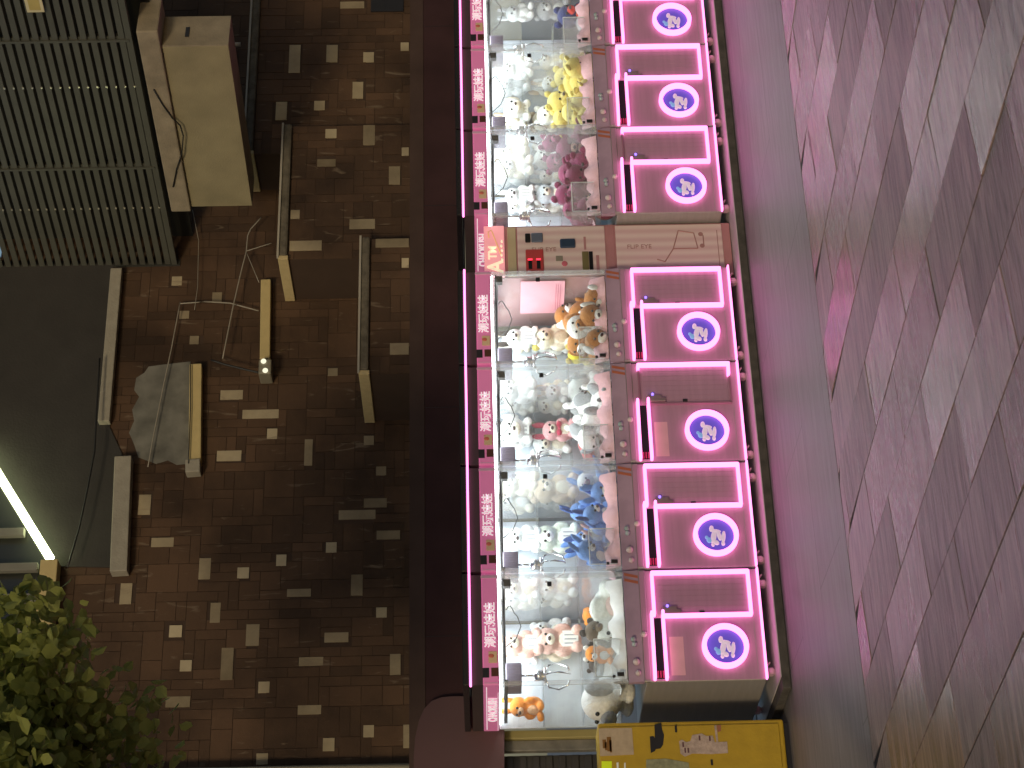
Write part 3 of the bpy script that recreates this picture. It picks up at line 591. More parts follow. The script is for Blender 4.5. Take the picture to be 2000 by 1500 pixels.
for r_ in range(-40, 52):
    off = (.39 if r_ % 2 else 0)+rp.uniform(-.05, .05)
    for c_ in range(-14, 8):
        a0, a1 = c_*.78+off+.004, (c_+1)*.78+off-.004; b0, b1 = r_*.36+.0042, (r_+1)*.36-.0042
        P = [ax*u+ay*v+Vector((0, -2.6)) for u, v in ((a0, b0), (a1, b0), (a1, b1), (a0, b1))]
        if min(p.y for p in P) < -9 or min(p.y for p in P) > -2.06 or max(p.x for p in P) > 11 or min(p.x for p in P) < -9: continue
        P = [Vector((p.x, min(p.y, -2.056))) for p in P]
        h = rp.uniform(-.0012, .0012); tx, ty = rp.gauss(0, .003), rp.gauss(0, .003); cc = sum(P, Vector((0, 0)))/4
        tv = [g.b.verts.new((p.x, p.y, h+(p.x-cc.x)*tx+(p.y-cc.y)*ty)) for p in P]; bv = [g.b.verts.new((p.x, p.y, -.02)) for p in P]
        tn_ = rp.random()
        for f in [g.b.faces.new(tv)]+[g.b.faces.new((tv[k], bv[k], bv[(k+1) % 4], tv[(k+1) % 4])) for k in range(4)]: f[tl] = tn_
tn_ = None; vals = [f[tl] for f in g.b.faces]
o = g.build("pavement", [PAVE, mat("dark_joint_sand", (.014, .012, .011), .95)]); tag(o, kind="structure")
a_ = o.data.attributes.new("tone", 'FLOAT', 'FACE')
for k, v in enumerate(vals): a_.data[k].value = v
g = MB(); g.prism([(-60, -2.044, -.3), (70, -2.044, -.3), (70, 40, -.3), (-60, 40, -.3)], (0, 0, .3)); tag(g.build("ground", KERB), kind="structure")
RIS = mat("grimy_step_concrete", (.07, .062, .055), .9, 0, .5, 14, .8, 30)
g = MB(); g.box(-.10, 9, -.125, 1.0, .002, .050, .004)
for k in range(60): g.box(-.06+.148*k+random.uniform(-.02, .02), -.03+.148*k, -.1275, -.1245, .022, .036)
g.b.verts.ensure_lookup_table()
tag(g.build("kerb", RIS), kind="structure")
g = MB(); g.box(-.03, 9, -.123, .9, .0505, .056, .002); tag(g.build("added_glow_plate", mat("pale_glow_plate", (.55, .5, .5), .5, .1, .15, 9, .2, 60)), "pale plate added on the step to catch neon under the claw machines", "added plate")  # plate added so the step top catches the neon glow

# ------------------------------------------------------------------ building
bl = empty("building", (2.5, 1.5, 0)); tag(bl, "brown tiled building with stepped parapets behind the claw machines", "building")
BO = Vector((2.5, 1.5, 0))
def bput(mb, name, mats, smooth=False, parent=None):
    me = mb.mesh(name, mats, smooth); o = put(name, me, parent or bl)
    me.transform(Matrix.Translation(-BO)); return o
def tilemat(name, c1, c2, bump=.4):
    m = bpy.data.materials.new(name); m.use_nodes = True; n = m.node_tree; L = n.links; p = n.nodes["Principled BSDF"]; N = n.nodes.new
    at_ = N("ShaderNodeAttribute"); at_.attribute_name = "tone"; tc = N("ShaderNodeTexCoord")
    nz = N("ShaderNodeTexNoise"); nz.inputs["Scale"].default_value = 16; nz.inputs["Detail"].default_value = 8; nz.inputs["Roughness"].default_value = .7; L.new(tc.outputs["Object"], nz.inputs["Vector"])
    big = N("ShaderNodeTexNoise"); big.inputs["Scale"].default_value = 1.1; big.inputs["Detail"].default_value = 5; L.new(tc.outputs["Object"], big.inputs["Vector"])
    a = N("ShaderNodeMath"); a.operation = 'MULTIPLY_ADD'; a.inputs[1].default_value = .55; L.new(nz.outputs[0], a.inputs[0])
    a2 = N("ShaderNodeMath"); a2.operation = 'MULTIPLY'; a2.inputs[1].default_value = .75; L.new(at_.outputs["Fac"], a2.inputs[0]); L.new(a2.outputs[0], a.inputs[2])
    mx = N("ShaderNodeMix"); mx.data_type = 'RGBA'; mx.inputs[6].default_value = (*c1, 1); mx.inputs[7].default_value = (*c2, 1); L.new(a.outputs[0], mx.inputs[0])
    dr = N("ShaderNodeValToRGB"); dr.color_ramp.elements[0].position = .36; dr.color_ramp.elements[1].position = .56; dr.color_ramp.elements[0].color = (.34, .33, .33, 1); L.new(big.outputs[0], dr.inputs[0])
    mu = N("ShaderNodeMix"); mu.data_type = 'RGBA'; mu.blend_type = 'MULTIPLY'; mu.inputs[0].default_value = .9; L.new(mx.outputs[2], mu.inputs[6]); L.new(dr.outputs[0], mu.inputs[7])
    # lime bloom in thin streaks
    lm = N("ShaderNodeMapping"); lm.inputs["Scale"].default_value = (9, 9, 2.2); L.new(tc.outputs["Object"], lm.inputs[0])
    ln = N("ShaderNodeTexNoise"); ln.inputs["Scale"].default_value = 1.6; ln.inputs["Detail"].default_value = 7; ln.inputs["Distortion"].default_value = 1.5; L.new(lm.outputs[0], ln.inputs["Vector"])
    lr = N("ShaderNodeValToRGB"); lr.color_ramp.elements[0].position = .63; lr.color_ramp.elements[1].position = .73; lr.color_ramp.elements[1].color = (.5, .5, .5, 1); L.new(ln.outputs[0], lr.inputs[0])
    m3 = N("ShaderNodeMix"); m3.data_type = 'RGBA'; m3.inputs[7].default_value = (.22, .17, .12, 1); L.new(lr.outputs[0], m3.inputs[0]); L.new(mu.outputs[2], m3.inputs[6]); L.new(m3.outputs[2], p.inputs[0])
    p.inputs["Roughness"].default_value = .75; p.inputs["Specular IOR Level"].default_value = .3
    bp = N("ShaderNodeBump"); bp.inputs["Strength"].default_value = bump; bp.inputs["Distance"].default_value = .008; L.new(nz.outputs[0], bp.inputs["Height"]); L.new(bp.outputs[0], p.inputs["Normal"])
    return m
TILE = tilemat("brown_wall_tile", (.058, .034, .020), (.112, .064, .037))
CREAM = tilemat("cream_accent_tile", (.22, .17, .105), (.50, .42, .28), .3)
GROUT = mat("dark_grout", (.052, .030, .019), .9)
# cream accent tiles, where they sit on the facade: picture box (x0, y0, x1, y1) and tone
ACC = [(564,88,587,143,.7),(637,88,660,122,.5),(709,102,731,122,1),(782,83,799,100,.9),(688,160,710,193,.3),(538,199,561,235,.6),(613,197,635,216,1),(635,252,658,270,1),(784,288,799,305,1),(709,231,733,284,.1),
 (619,311,656,326,0),(759,325,782,361,.1),(664,3,712,17,.1),(567,410,586,428,1),(682,428,733,448,.5),(565,470,629,490,.6),(733,466,799,484,.1),(784,504,799,523,1),(761,670,799,693,.5),(640,719,660,735,.1),
 (335,540,356,558,.5),(350,607,370,623,.4),(370,656,389,673,.4),(414,571,434,590,-.1),(430,762,475,781,.6),(473,800,545,818,.5),(521,837,542,858,1),(423,880,472,901,.6),(270,966,295,1006,.6),(295,1050,340,1069,.2),
 (388,1090,412,1132,.2),(463,1108,487,1130,.9),(539,1083,560,1106,.9),(594,858,611,910,.1),(710,851,731,870,.3),(734,911,755,929,.3),(710,973,756,992,.1),(661,996,734,1015,.5),(735,1036,782,1054,.1),(636,1059,658,1080,1),
 (560,1150,608,1166,.1),(234,1139,258,1181,.2),(410,1177,431,1217,-.1),(480,1219,507,1262,0),(330,1221,356,1245,.9),(351,1289,375,1312,1),(431,1265,456,1329,-.2),(323,1360,372,1382,0),(504,1331,527,1354,1),(500,1471,524,1494,.7),
 (685,1122,709,1164,.1),(734,1186,756,1207,.6),(633,1235,681,1255,.1),(583,1283,632,1301,0),(761,1277,783,1319,0),(581,1377,628,1396,.5),(709,1416,731,1441,.8),(630,1441,654,1468,.8),(787,1415,804,1462,.1)]
Y1, Y2, Y3, YW = 1.05, .97, .84, 1.5
def tiled(name, xa, xb, za, zb, Y, depth, accs, seed, holes=()):
    "a tiled face: one body, random ashlar tiles with open joints, cream tiles at their places"
    rnd = random.Random(seed); u = .0685
    b = MB(); b.mi = 1; b.box(xa, xb, Y+.004, Y+depth, za, zb); b.mi = 0
    nx, nz = int((xb-xa)/u)+1, int((zb-za)/u)+1
    occ = [[False]*nz for _ in range(nx)]
    tones = []; lay = b.b.faces.layers.float.new("tone_tmp")
    def tile(x0, x1, z0, z1, mi, tone, pr):
        x0, x1, z0, z1 = max(x0, xa), min(x1, xb), max(z0, za), min(z1, zb)
        if x1-x0 < .012 or z1-z0 < .012: return
        gp = .0022; n0 = len(b.b.faces); b.mi = mi
        b.box(x0+gp, x1-gp, Y-pr, Y+.0045, z0+gp, z1-gp)
        b.b.faces.ensure_lookup_table()
        for f in b.b.faces[n0:]: f[lay] = tone
    for (a0, b0, a1, b1, tn) in accs:
        pa, pb = at((a0+a1)/2, b1, Y), at((a0+a1)/2, b0, Y); pt, pm = at(a0, (b0+b1)/2, Y), at(a1, (b0+b1)/2, Y)
        x0, x1, z0, z1 = pa.x, pb.x, pm.z, pt.z
        tile(x0, x1, z0, z1, 2, tn, .0035)
        for i in range(max(0, int((x0-xa)/u+.5)), min(nx, max(int((x1-xa)/u+.5), int((x0-xa)/u+.5)+1))):
            for j in range(max(0, int((z0-za)/u+.5)), min(nz, max(int((z1-za)/u+.5), int((z0-za)/u+.5)+1))): occ[i][j] = True
    sizes = [(3, 1), (1, 3), (3, 2), (2, 3), (3, 3), (2, 2), (4, 2), (2, 1), (1, 2), (1, 1)]
    for j in range(nz):
        for i in range(nx):
            if occ[i][j]: continue
            c = sizes[:8]; rnd.shuffle(c)
            for sx, sz in c+[(2, 1), (1, 2), (1, 1)]:
                if i+sx <= nx and j+sz <= nz and not any(occ[p][q] for p in range(i, i+sx) for q in range(j, j+sz)):
                    for p in range(i, i+sx):
                        for q in range(j, j+sz): occ[p][q] = True
                    tile(xa+i*u, xa+(i+sx)*u, za+j*u, za+(j+sz)*u, 0, rnd.random()*.9+(.9 if rnd.random() < .05 else 0)-(.3 if rnd.random() < .12 else 0), rnd.uniform(0, .0012)); break
    tn = [f[lay] for f in b.b.faces]
    o = bput(b, name, [TILE, GROUT, CREAM])
    a = o.data.attributes.new("tone", 'FLOAT', 'FACE')
    for k, v in enumerate(tn): a.data[k].value = v
    return o
LIM = {}
L1e = at(490, 302, Y1).x; L2e = at(556, 507, Y2).x; L3e = at(714, 731, Y3).x
R2 = at(560, 247, Y2).x; R3 = at(712, 467, Y3).x
ZL1, ZL2, ZL3 = at(500, 200, Y1).z, at(566, 400, Y2).z, at(722, 600, Y3).z
def where(a):
    cx, cy_ = (a[0]+a[2])/2, (a[1]+a[3])/2
    if cx > 725 and 465 < cy_ < 735: return 3
    if cx > 565 and 247 < cy_ < 510: return 2
    if cx > 505 and cy_ < 305: return 1
    return 0
tiled("brick_wall", .03, 9.2, 1.9, 5.2, YW, .3, [a for a in ACC if where(a) == 0], 5)
COP = mat("mossy_grey_coping", (.115, .10, .075), .9, 0, .5, 18, .7, 40); COPE = mat("yellow_lit_coping_end", (.50, .40, .21), .8, 0, .12, 25, .2, 90); FLASH = mat("pale_flashing", (.36, .33, .27), .5)  # coping ends have the yellow lamplight put into their colour
def parapet(xa, xb, zt, Y, accs, seed):
    o = tiled("parapet", xa, xb, 1.9, zt, Y, YW-Y-.004, accs, seed)
    c = MB(); c.box(xa+.012, xb, Y-.035, YW-.004, zt+.001, zt+.062, .016); cp = bput(c, "coping", COP, parent=o)
    e = MB(); e.box(xa-.02, xa+.0115, Y-.037, YW-.01, zt-.006, zt+.066, .004); bput(e, "coping_end", COPE, parent=cp)
    f = MB(); f.box(xa-.01, xb, Y-.046, Y-.03, zt+.060, zt+.074); bput(f, "flashing", FLASH, parent=cp)
    return o
parapet(L1e, 9.2, ZL1, Y1, [a for a in ACC if where(a) == 1], 11)
parapet(L2e, R2, ZL2, Y2, [a for a in ACC if where(a) == 2], 12)
parapet(L3e, R3, ZL3, Y3, [a for a in ACC if where(a) == 3], 13)
# dark painted fascia above the machines
FAS = mat("dark_plum_board", (.046, .022, .024), .8, 0, .25, 4, .1, 40, spec=.2); FAS2 = mat("dark_plum_band", (.066, .042, .036), .8, 0, .25, 4, .1, 40, spec=.2)
zt = at(800, 750, .835).z; zm = at(829, 750, .835).z
f = MB(); f.box(-3.5, 9.2, .835, 1.49, 1.80, zm); fo = bput(f, "fascia", FAS)
f = MB()
for k in range(7): f.box(-2.6+1.62*k, -2.597+1.62*k, .8335, .84, 1.801, zm-.001)
bput(f, "panel_joint", BLACKM, parent=fo)
f = MB(); f.box(-3.5, 9.2, .829, 1.49, zm+.001, zt); bput(f, "fascia_band", FAS2, parent=fo)
# soffit and painted wall
SOF = mat("grey_soffit_paint", (.033, .030, .027), .85, 0, .25, 4, .2, 60)
P0 = at(346, 516, 1.49)
f = MB(); f.prism([at(x, y, YW-.012) for x, y in ((222, 512), (-60, 508), (-60, 830), (104, 1092), (112, 1106), (232, 1108), (240, 890), (214, 834))], (0, .010, 0)); pw_ = bput(f, "painted_wall", SOF)
pr = MB(); pr.prism([at(x, y, YW-.006) for x, y in ((-60, 834), (100, 1092), (90, 1400), (-60, 1400))], (0, .005, 0)); bput(pr, "window_pane", mat("dark_window_pane", (.025, .025, .022), .12))
GB = mat("pale_grey_beam", (.30, .275, .22), .8, 0, .15, 14, .3, 60); YB = mat("yellow_lit_beam", (.52, .41, .19), .8, 0, .1, 14, .2, 60)  # YB has the yellow lamplight put into its colour
def beam(p0, p1, h, d, m, name="beam"):
    p0, p1 = Vector(p0), Vector(p1); L = (p1-p0).length; a = math.atan2(p1.z-p0.z, p1.x-p0.x)
    mx = Matrix.Translation((p0+p1)/2) @ Matrix.Rotation(-a, 4, 'Y')
    b = MB(); b.box(-L/2, L/2, 0, d, -h/2, h/2, .006, mx); return bput(b, name, m)
beam(at(202, 822, 1.43), at(227, 523, 1.43), .082, .066, GB); beam(at(231, 1115, 1.40), at(240, 890, 1.40), .115, .096, GB)
beam(at(380, 903, 1.42), at(382, 710, 1.42), .085, .076, YB); beam(at(376, 921, 1.405), at(376, 896, 1.405), .10, .09, GB)
beam(at(517, 700, 1.42), at(519, 545, 1.42), .072, .076, YB)
beam(at(80, 1276, 1.38), at(96, 1092, 1.38), .115, .11, YB)
pr = MB(); 
for y, xe in ((1040, 48), (1108, 74), (1168, 72), (1228, 66), (1290, 62)):
    p, q = at(xe, y, 1.44), at(-60, y, 1.44); pr.box(p.x-.028, p.x+.028, 1.42, 1.47, p.z, q.z, .004)
bput(pr, "window_bars", mat("grey_window_bars", (.17, .165, .14), .7))
pt = MB(); pt.prism([at(x, y, YW-.007) for x, y in ((266, 738), (282, 728), (290, 716), (318, 712), (372, 706), (371, 905), (345, 908), (328, 899), (305, 906), (270, 893), (262, 868), (252, 845), (262, 822), (258, 800), (272, 775), (262, 762))], (0, .003, 0)); bput(pt, "plaster_patch", mat("bare_grey_render", (.15, .145, .125), .95, 0, .5, 7, .15, 30))
p = at(755, 14, Y1); pr = MB(); pr.box(p.x-.05, p.x+.3, Y1-.012, Y1+.01, p.z-.13, p.z+.12); bput(pr, "vent_hole", BLACKM)
# things fixed to the building
p = at(640, 1496, 1.42); q = MB(); q.cyl((p.x-.03, 1.42, 2.15), (p.x-.03, 1.42, 4.6), .035); tag(q.build("drainpipe", mat("pale_drainpipe", (.48, .45, .36), .6), None, True), "pale drainpipe at the end of the brown tiled wall", "pipe")
p = at(92, 85, 1.0)
q = MB(); q.cyl(at(442, 88, 1.05), at(470, 87, 1.05), .017); tag(q.build("pipe_stub", mat("white_pipe", (.55, .52, .46), .6), None, True), "short white pipe stub above the upper coping", "pipe")
TB = emis("tube_light", (.90, 1, .55), 11); TB2 = mat("tube_housing", (.5, .5, .45), .5)
a, b_ = at(99, 1092, 1.42), at(-40, 866, 1.42); n_ = empty("tube_light", a)
q = MB(); q.cyl((0, 0, 0), b_-a, .028, seg=14); q.build("tube", TB, n_, True)
d = (b_-a); q = MB(); q.cyl(Vector((.0, .036, .0)), d+Vector((0, .036, 0)), .013, seg=8); q.build("housing", TB2, n_)
tag(n_, "bright greenish white tube light slanting across the grey upper wall", "light")
# wall lamp
p = at(518, 718, 1.36); lm = empty("wall_lamp", p)
MB().box(-.06, .06, -.02, .13, -.045, .045, .01).build("housing", mat("lamp_housing", (.22, .20, .15), .4), lm)
for dx, dz in ((.035, .01), (-.04, -.005)): MB().sph((dx, -.03, dz), .02, 2, (1, .6, 1)).build("bulb", emis("lamp_bulb_glow", (1, .95, .7), 1.1), lm, True)
tag(lm, "small wall lamp with two glowing bulbs at the end of a yellow-lit beam", "lamp")
# cables
CW = mat("pale_cable", (.30, .27, .22), .6); CB = mat("black_cable", (.012, .012, .012), .5)
def cable(pts, r, m, label, Y):
    P = [at(x, y, Y) for x, y in pts]; Q = []
    for i in range(len(P)-1):
        for k in range(4): Q.append(P[i].lerp(P[i+1], k/4))
    Q.append(P[-1]); tag(MB().tube(Q, r*.62, 6).build("cable", m, None, True), label, "cable", "cables on the wall")
cable([(510, 425), (490, 447), (484, 460), (481, 492), (470, 535), (455, 600), (435, 700)], .008, CW, "pale cable drooping past the end of the upper coping", 1.40)
cable([(481, 492), (506, 552)], .005, CW, "short pale cable branching down to the lamp beam", 1.41)
cable([(482, 490), (530, 475)], .006, CW, "short pale cable branching up to the middle coping", 1.38)
cable([(505, 607), (450, 592), (400, 589), (352, 593)], .008, CW, "pale cable crossing the wall to the bare plaster", 1.44)
cable([(352, 590), (335, 680), (318, 760), (300, 850), (289, 912)], .007, CW, "long straight pale cable hanging across the bare plaster", 1.45)
cable([(376, 410), (388, 470), (386, 560), (380, 605)], .004, CW, "thin pale wire hanging below the cream box", 1.44)
cable([(412, 703), (440, 712), (480, 722), (508, 728)], .012, CB, "dark cable running to the wall lamp", 1.38)
cable([(195, 700), (189, 800), (185, 880), (172, 950), (155, 1030), (132, 1108)], .010, CB, "black cable hanging along the grey upper wall", 1.36)
cable([(372, 712), (372, 800), (368, 905)], .006, CB, "black cable on top of the yellow-lit beam under the plaster", 1.40)

# louvred screen and cream box on the right of the facade
Hd = R(9); dv = Vector((math.sin(Hd), -math.cos(Hd), 0)); nv = Vector((-math.cos(Hd), -math.sin(Hd), 0))
LS = empty("louvre_screen", P0)
lm_ = Matrix((dv, -nv, Vector((0, 0, 1)))).transposed().to_4x4()      # local x = along the screen, y = away from the viewer's side, z = up
SL = mat("grey_green_slat", (.085, .086, .072), .45, .2, .15, 6); 
q = MB(); Z = 0
for k in range(52): q.box(.0, 4.0, 0, .012, .045+.061*k, .045+.061*k+.041, .003, lm_)
q.mi = 1
for k in range(34):
    for s in (.6, 1.75, 2.9): q.box(s-.006, s+.006, -.006, .0, .045+.061*k-.006, .045+.061*k+.006, 0, lm_)
q.build("slat_panel", [SL, mat("bright_bolt", (.65, .62, .5), .25, .6)], LS)
for s in (1.0, 2.15, 3.3): MB().box(s-.018, s+.018, .014, .05, 0, 3.2, 0, lm_).build("post", SL, LS)
for s in (1.0, 2.15, 3.3): MB().box(s-.008, s+.008, -.012, -.001, .02, 3.2, 0, lm_).build("batten", SL, LS)
MB().box(-.05, .0, -.01, .05, -.02, 3.2, 0, lm_).build("post", mat("dark_screen_post", (.035, .035, .03), .6), LS); MB().box(.0, 4.0, -.004, .03, .0, .040, 0, lm_).build("bottom_rail", SL, LS)
MB().box(.0, 4.0, .25, .27, -.1, 3.2, 0, lm_).build("backing", mat("dark_backing", (.012, .012, .01), .9), LS)
tag(LS, "grey green louvred screen projecting from the building", "screen")
A = atplane(490, 400, P0, nv); B = atplane(376, 404, P0, nv)
pa = atplane(375, 404, P0, nv); pb = atplane(310, 92, P0, nv); zlo = atplane(470, 250, P0, nv).z; zhi = atplane(345, 250, P0, nv).z
CBX = empty("concrete_box", Vector((pa.x, pa.y, zlo)))
Lb = (Vector((pb.x, pb.y, 0))-Vector((pa.x, pa.y, 0))).length
CR_ = mat("yellow_cream_render", (.25, .215, .13), .85, 0, .2, 5, .3, 120); CR2 = mat("stained_render", (.25, .21, .15), .85, 0, .3, 9, .3, 80)
MB().box(0, Lb, 0, .28, 0, zhi-zlo, .004, lm_).build("box_body", CR_, CBX); MB().box(-.02, Lb+.16, -.03, .30, zhi-zlo+.001, zhi-zlo+.14, .01, lm_).build("box_lid", CR2, CBX)
fb = MB().box(Lb+.001, Lb+.012, .0, .28, 0, zhi-zlo, 0, lm_).build("box_end", CR2, CBX); MB().box(Lb+.0125, Lb+.018, .08, .17, .26, .285, 0, lm_).build("drain_slot", BLACKM, fb)
tag(CBX, "long cream rendered box below the louvred screen", "box")
c0 = [atplane(x, y, P0+nv*.04, nv) for x, y in ((300, 175), (318, 205), (336, 230), (352, 245), (358, 265), (355, 300), (345, 330), (338, 365))]
tag(MB().tube(c0, .005, 6).build("cable", CB, None, True), "black cable looping in front of the cream box", "cable", "cables on the wall")
pp = atplane(65, 5, P0+nv*.02, nv); npn = empty("notice_plate", pp)
MB().box(-.07, .10, -.012, .0, -.06, .05, .002, lm_).build("plate", mat("cream_plate", (.55, .50, .32), .6), npn); MB().box(-.05, .08, -.014, -.0115, -.04, .03, 0, lm_).build("panel", mat("ochre_plate_panel", (.42, .34, .12), .6), npn)
tag(npn, "small cream plate fixed on the louvred screen", "plate")

# rounded plum sign board at the fascia's end
out = [(808, 1560), (808, 1480), (811, 1440), (818, 1408), (828, 1385), (843, 1369), (862, 1362), (880, 1360), (985, 1360), (985, 1560)]
sb = MB().prism([at(x, y, .795) for x, y in out], (0, .032, 0)).build("sign_board", mat("plum_sign_board", (.095, .048, .05), .6, 0, .06, 4))
tag(sb, "plain plum sign board with a rounded corner above the yellow cabinet", "sign")
# shutter door at the left end
dr = empty("shutter_door", at(1400, 1470, .95)*1.0); o0 = dr.location.copy()
def drel(mb, n, m):
    me = mb.mesh(n, m); me.transform(Matrix.Translation(-o0)); return put(n, me, dr)
xa_ = at(1100, 1430, .95).x; xb_ = at(1100, 1446, .95).x; xc_ = at(1100, 1467, .95).x
drel(MB().box(xb_, xa_, .90, .98, .0, 1.79, .004), "door_post", mat("yellow_lit_post", (.36, .30, .12), .5))  # yellow light on the metal post is put into its colour
drel(MB().box(xc_, xb_-.002, .93, .98, .0, 1.79, .004), "door_frame", mat("grey_metal_frame", (.17, .16, .14), .6, 0, .4, 15))
q = MB(); q.box(-3.4, xc_-.002, 1.02, 1.05, .0, 1.79)
for k in range(22): q.box(-3.4, xc_-.004, 1.005, 1.021, .03+.08*k, .075+.08*k, .006)
drel(q, "shutter", mat("dark_shutter", (.035, .032, .030), .6))
tag(dr, "dark roller shutter with yellow-lit post behind the yellow cabinet", "door")

# yellow electrical cabinet
CX1 = at(1300, 1409, .10).x; CZ = at(1168, 1440, .10).z
eb = empty("electrical_cabinet", (CX1-.3, .1, 0))
YEL_P = mat("worn_yellow_paint", (.46, .30, .022), .5, 0, .14, 12, .15, 60); TAN = mat("faded_poster", (.46, .36, .25), .8, 0, .15, 30, .2, 60); SCR = mat("torn_paper", (.44, .34, .29), .9, 0, .3, 40, .4, 60)
b = MB(); b.box(-.62, .30, 0, .22, .03, CZ, .012); eb_b = b.build("cabinet_body", YEL_P, eb)
MB().box(-.61, .285, .02, .20, .0, .031).build("plinth", BLACKM, eb)
dd = MB().box(-.60, .272, -.010, .002, .06, CZ-.02, .004).build("door", YEL_P, eb)
def ew(ix, iy): p = at(ix, iy, .09); return p.x-(CX1-.3), p.z
def quad(pts, n, m, par, d=.003, y=-.0105):
    return MB().prism([(ew(*p)[0], y-d, ew(*p)[1]) for p in pts], (0, d, 0)).build(n, m, par)
po = quad([(1169, 1423), (1234, 1422), (1238, 1474), (1172, 1477)], "poster", TAN, dd)
b = MB()
for (ix, iy0, iy1, wv_) in ((1180, 1445, 1462, .010), (1189, 1440, 1468, .012), (1183, 1450, 1466, .006), (1192, 1446, 1470, .006)):
    (x0, z0), (x1, z1) = ew(ix, iy0), ew(ix, iy1); b.box(min(x0, x1), max(x0, x1), -.0155, -.0134, z0-wv_, z0+wv_)
b.build("poster_print", mat("brown_print", (.22, .10, .02), .7), po)
quad([(1278, 1416), (1291, 1412), (1293, 1425), (1297, 1436), (1295, 1455), (1290, 1462), (1281, 1463), (1279, 1467), (1271, 1471), (1269, 1439), (1276, 1438), (1279, 1442)], "black_patch", BLACKM, dd)
sp = quad([(1326, 1448), (1332, 1445), (1340, 1450), (1348, 1448), (1352, 1436), (1370, 1433), (1380, 1438), (1392, 1437), (1396, 1450), (1420, 1449), (1422, 1471), (1390, 1473), (1352, 1472), (1338, 1478), (1329, 1472)], "torn_poster", SCR, dd)
quad([(1395, 1418), (1399, 1416), (1403, 1450), (1399, 1450)], "torn_poster", SCR, dd); quad([(1400, 1417), (1408, 1416), (1408, 1428), (1402, 1430)], "torn_poster", mat("rust_scrap", (.34, .13, .07), .8), dd)
b = MB()
for (ix, iy) in ((1334, 1455), (1338, 1466), (1344, 1466), (1366, 1442), (1386, 1443)):
    x, z = ew(ix, iy); b.box(x-.014, x+.014, -.0155, -.0134, z-.005, z+.004)
b.build("torn_print", mat("dark_plum_print", (.12, .05, .06), .7), sp)
quad([(1175, 1487), (1195, 1487), (1195, 1530), (1175, 1530)], "warning_label", mat("fluorescent_label", (.62, .75, .02), .5, emit=(.7, .9, 0), es=.12), dd)
quad([(1262, 1484), (1300, 1482), (1345, 1490), (1350, 1530), (1262, 1530)], "torn_poster", mat("grey_green_scrap", (.26, .26, .16), .9, 0, .5, 30), dd)
quad([(1204, 1490), (1208, 1489), (1209, 1510), (1205, 1510)], "scratch", PAPER, dd); quad([(1219, 1490), (1222, 1490), (1222, 1510), (1219, 1510)], "scratch", PAPER, dd)
b = MB()
for (ix, iy) in ((1390, 1488),):
    x, z = ew(ix, iy); b.box(x-.02, x+.012, -.0145, -.0104, z-.006, z+.006)
b.build("torn_print", BLACKM, dd)
x, z = ew(1320, 1424); MB().box(x-.02, x+.02, -.016, -.0095, z-.006, z+.006, .002).build("keyhole", BLACKM, dd)
tag(eb, "worn yellow electrical cabinet with torn posters at the row's near end", "cabinet")

# ------------------------------------------------------------------ street tree
def leafmat():
    m = bpy.data.materials.new("tree_leaf"); m.use_nodes = True; n = m.node_tree; L = n.links; p = n.nodes["Principled BSDF"]; N = n.nodes.new
    at_ = N("ShaderNodeAttribute"); at_.attribute_name = "tone"; cr = N("ShaderNodeValToRGB")
    cr.color_ramp.elements[0].color = (.24, .27, .07, 1); cr.color_ramp.elements[1].color = (.36, .40, .11, 1); L.new(at_.outputs["Fac"], cr.inputs[0]); L.new(cr.outputs[0], p.inputs[0])
    p.inputs["Roughness"].default_value = .55
    tl_ = N("ShaderNodeBsdfTranslucent"); L.new(cr.outputs[0], tl_.inputs[0]); mx = N("ShaderNodeMixShader"); mx.inputs[0].default_value = .5
    o = n.nodes["Material Output"]; L.new(p.outputs[0], mx.inputs[1]); L.new(tl_.outputs[0], mx.inputs[2]); L.new(mx.outputs[0], o.inputs[0])
    return m
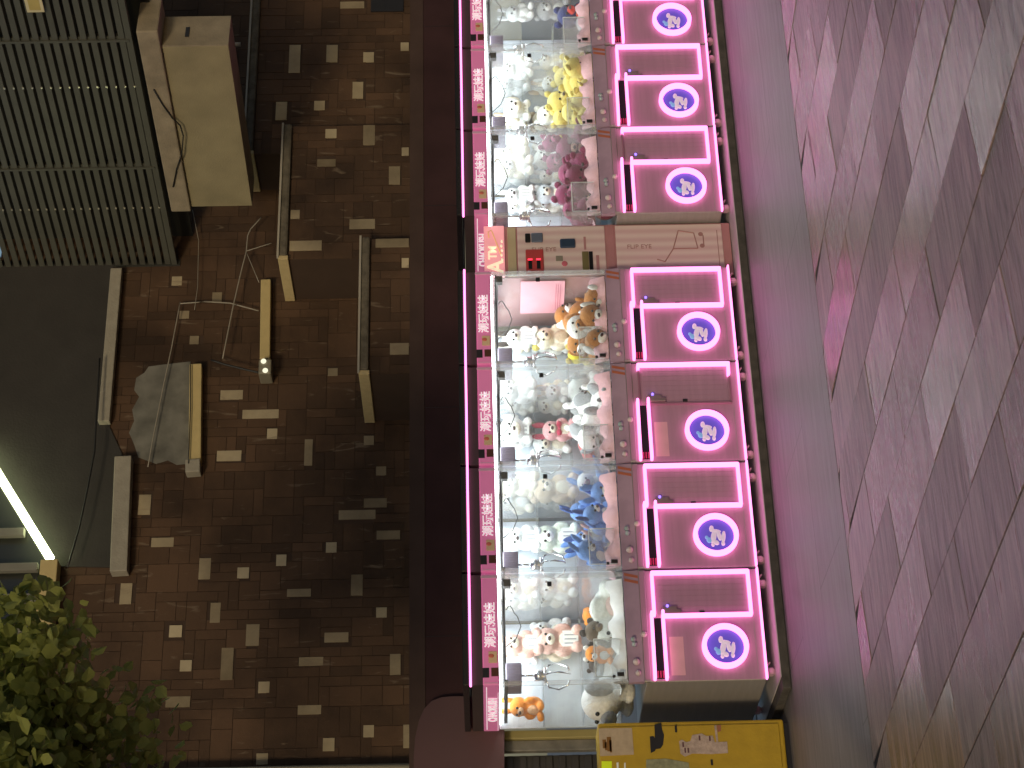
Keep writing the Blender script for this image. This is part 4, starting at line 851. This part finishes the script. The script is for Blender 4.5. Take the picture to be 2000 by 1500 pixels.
def tree():
    dist = 7.6
    d = fw + rt*((750-1690)/F) + up*((1000-(-125))/F); c = CAM + d*dist
    t = empty("street_tree", (c.x, c.y, 0))
    BARK = mat("bark", (.09, .065, .045), .9, 0, .3, 20, .8, 30)
    H = c.z
    MB().tube([(0, 0, 0), (.02, .01, H*.3), (-.02, .02, H*.55), (.02, 0, H*.8), (0, .01, H+.2)], [.09, .08, .07, .055, .03], 10).build("trunk", BARK, t, True)
    rnd = random.Random(4)
    cl = []
    for k in range(95):
        v = Vector((rnd.gauss(0, 1), rnd.gauss(0, 1), rnd.gauss(0, 1))).normalized()*(rnd.random()**.4)
        cl.append(Vector((v.x*.98, v.y*.98, H+v.z*.92)))
    lb = MB()
    for q in cl[:16]: lb.tube([(0, 0, H*.72), (q.x*.4, q.y*.4, (H*.72+q.z)/2+.06), (q.x*.9, q.y*.9, q.z)], [.03, .018, .006], 6)
    lb.build("limbs", BARK, t, True)
    me = bpy.data.meshes.new("crown"); V, Fc, tn = [], [], []
    def leaf(p, s, tone):
        f = Vector((rnd.gauss(0, 1), rnd.gauss(0, 1), rnd.gauss(-.3, .8))).normalized(); sd_ = f.cross(Vector((rnd.gauss(0, 1), rnd.gauss(0, 1), rnd.gauss(0, 1)))).normalized(); up_ = sd_.cross(f)
        i = len(V)
        for a, b_, h in ((0, 0, 0), (.30, .40, .05), (.62, .42, .06), (1, 0, -.06), (.62, -.42, .06), (.30, -.40, .05), (.5, 0, -.02)):
            V.append(p+f*a*s+sd_*b_*s*.95+up_*h*s)
        for q in ((0, 1, 6), (1, 2, 6), (2, 3, 6), (3, 4, 6), (4, 5, 6), (5, 0, 6)): Fc.append(tuple(i+z for z in q)); tn.append(tone)
    for q in cl:
        ct = rnd.uniform(.3, .7)
        for k in range(230):
            v = Vector((rnd.gauss(0, 1), rnd.gauss(0, 1), rnd.gauss(0, 1))).normalized()*.27*(rnd.random()**.45)
            leaf(q+v, rnd.uniform(.042, .078), min(1, max(0, ct+rnd.uniform(-.25, .3))))
    me.from_pydata(V, [], Fc); me.materials.append(leafmat()); a = me.attributes.new("tone", 'FLOAT', 'FACE')
    for k, v in enumerate(tn): a.data[k].value = v
    put("crown", me, t); tag(t, "leafy green street tree in front of the tiled wall", "tree")
tree()
print("toys", len(T), "objects", len(bpy.data.objects))
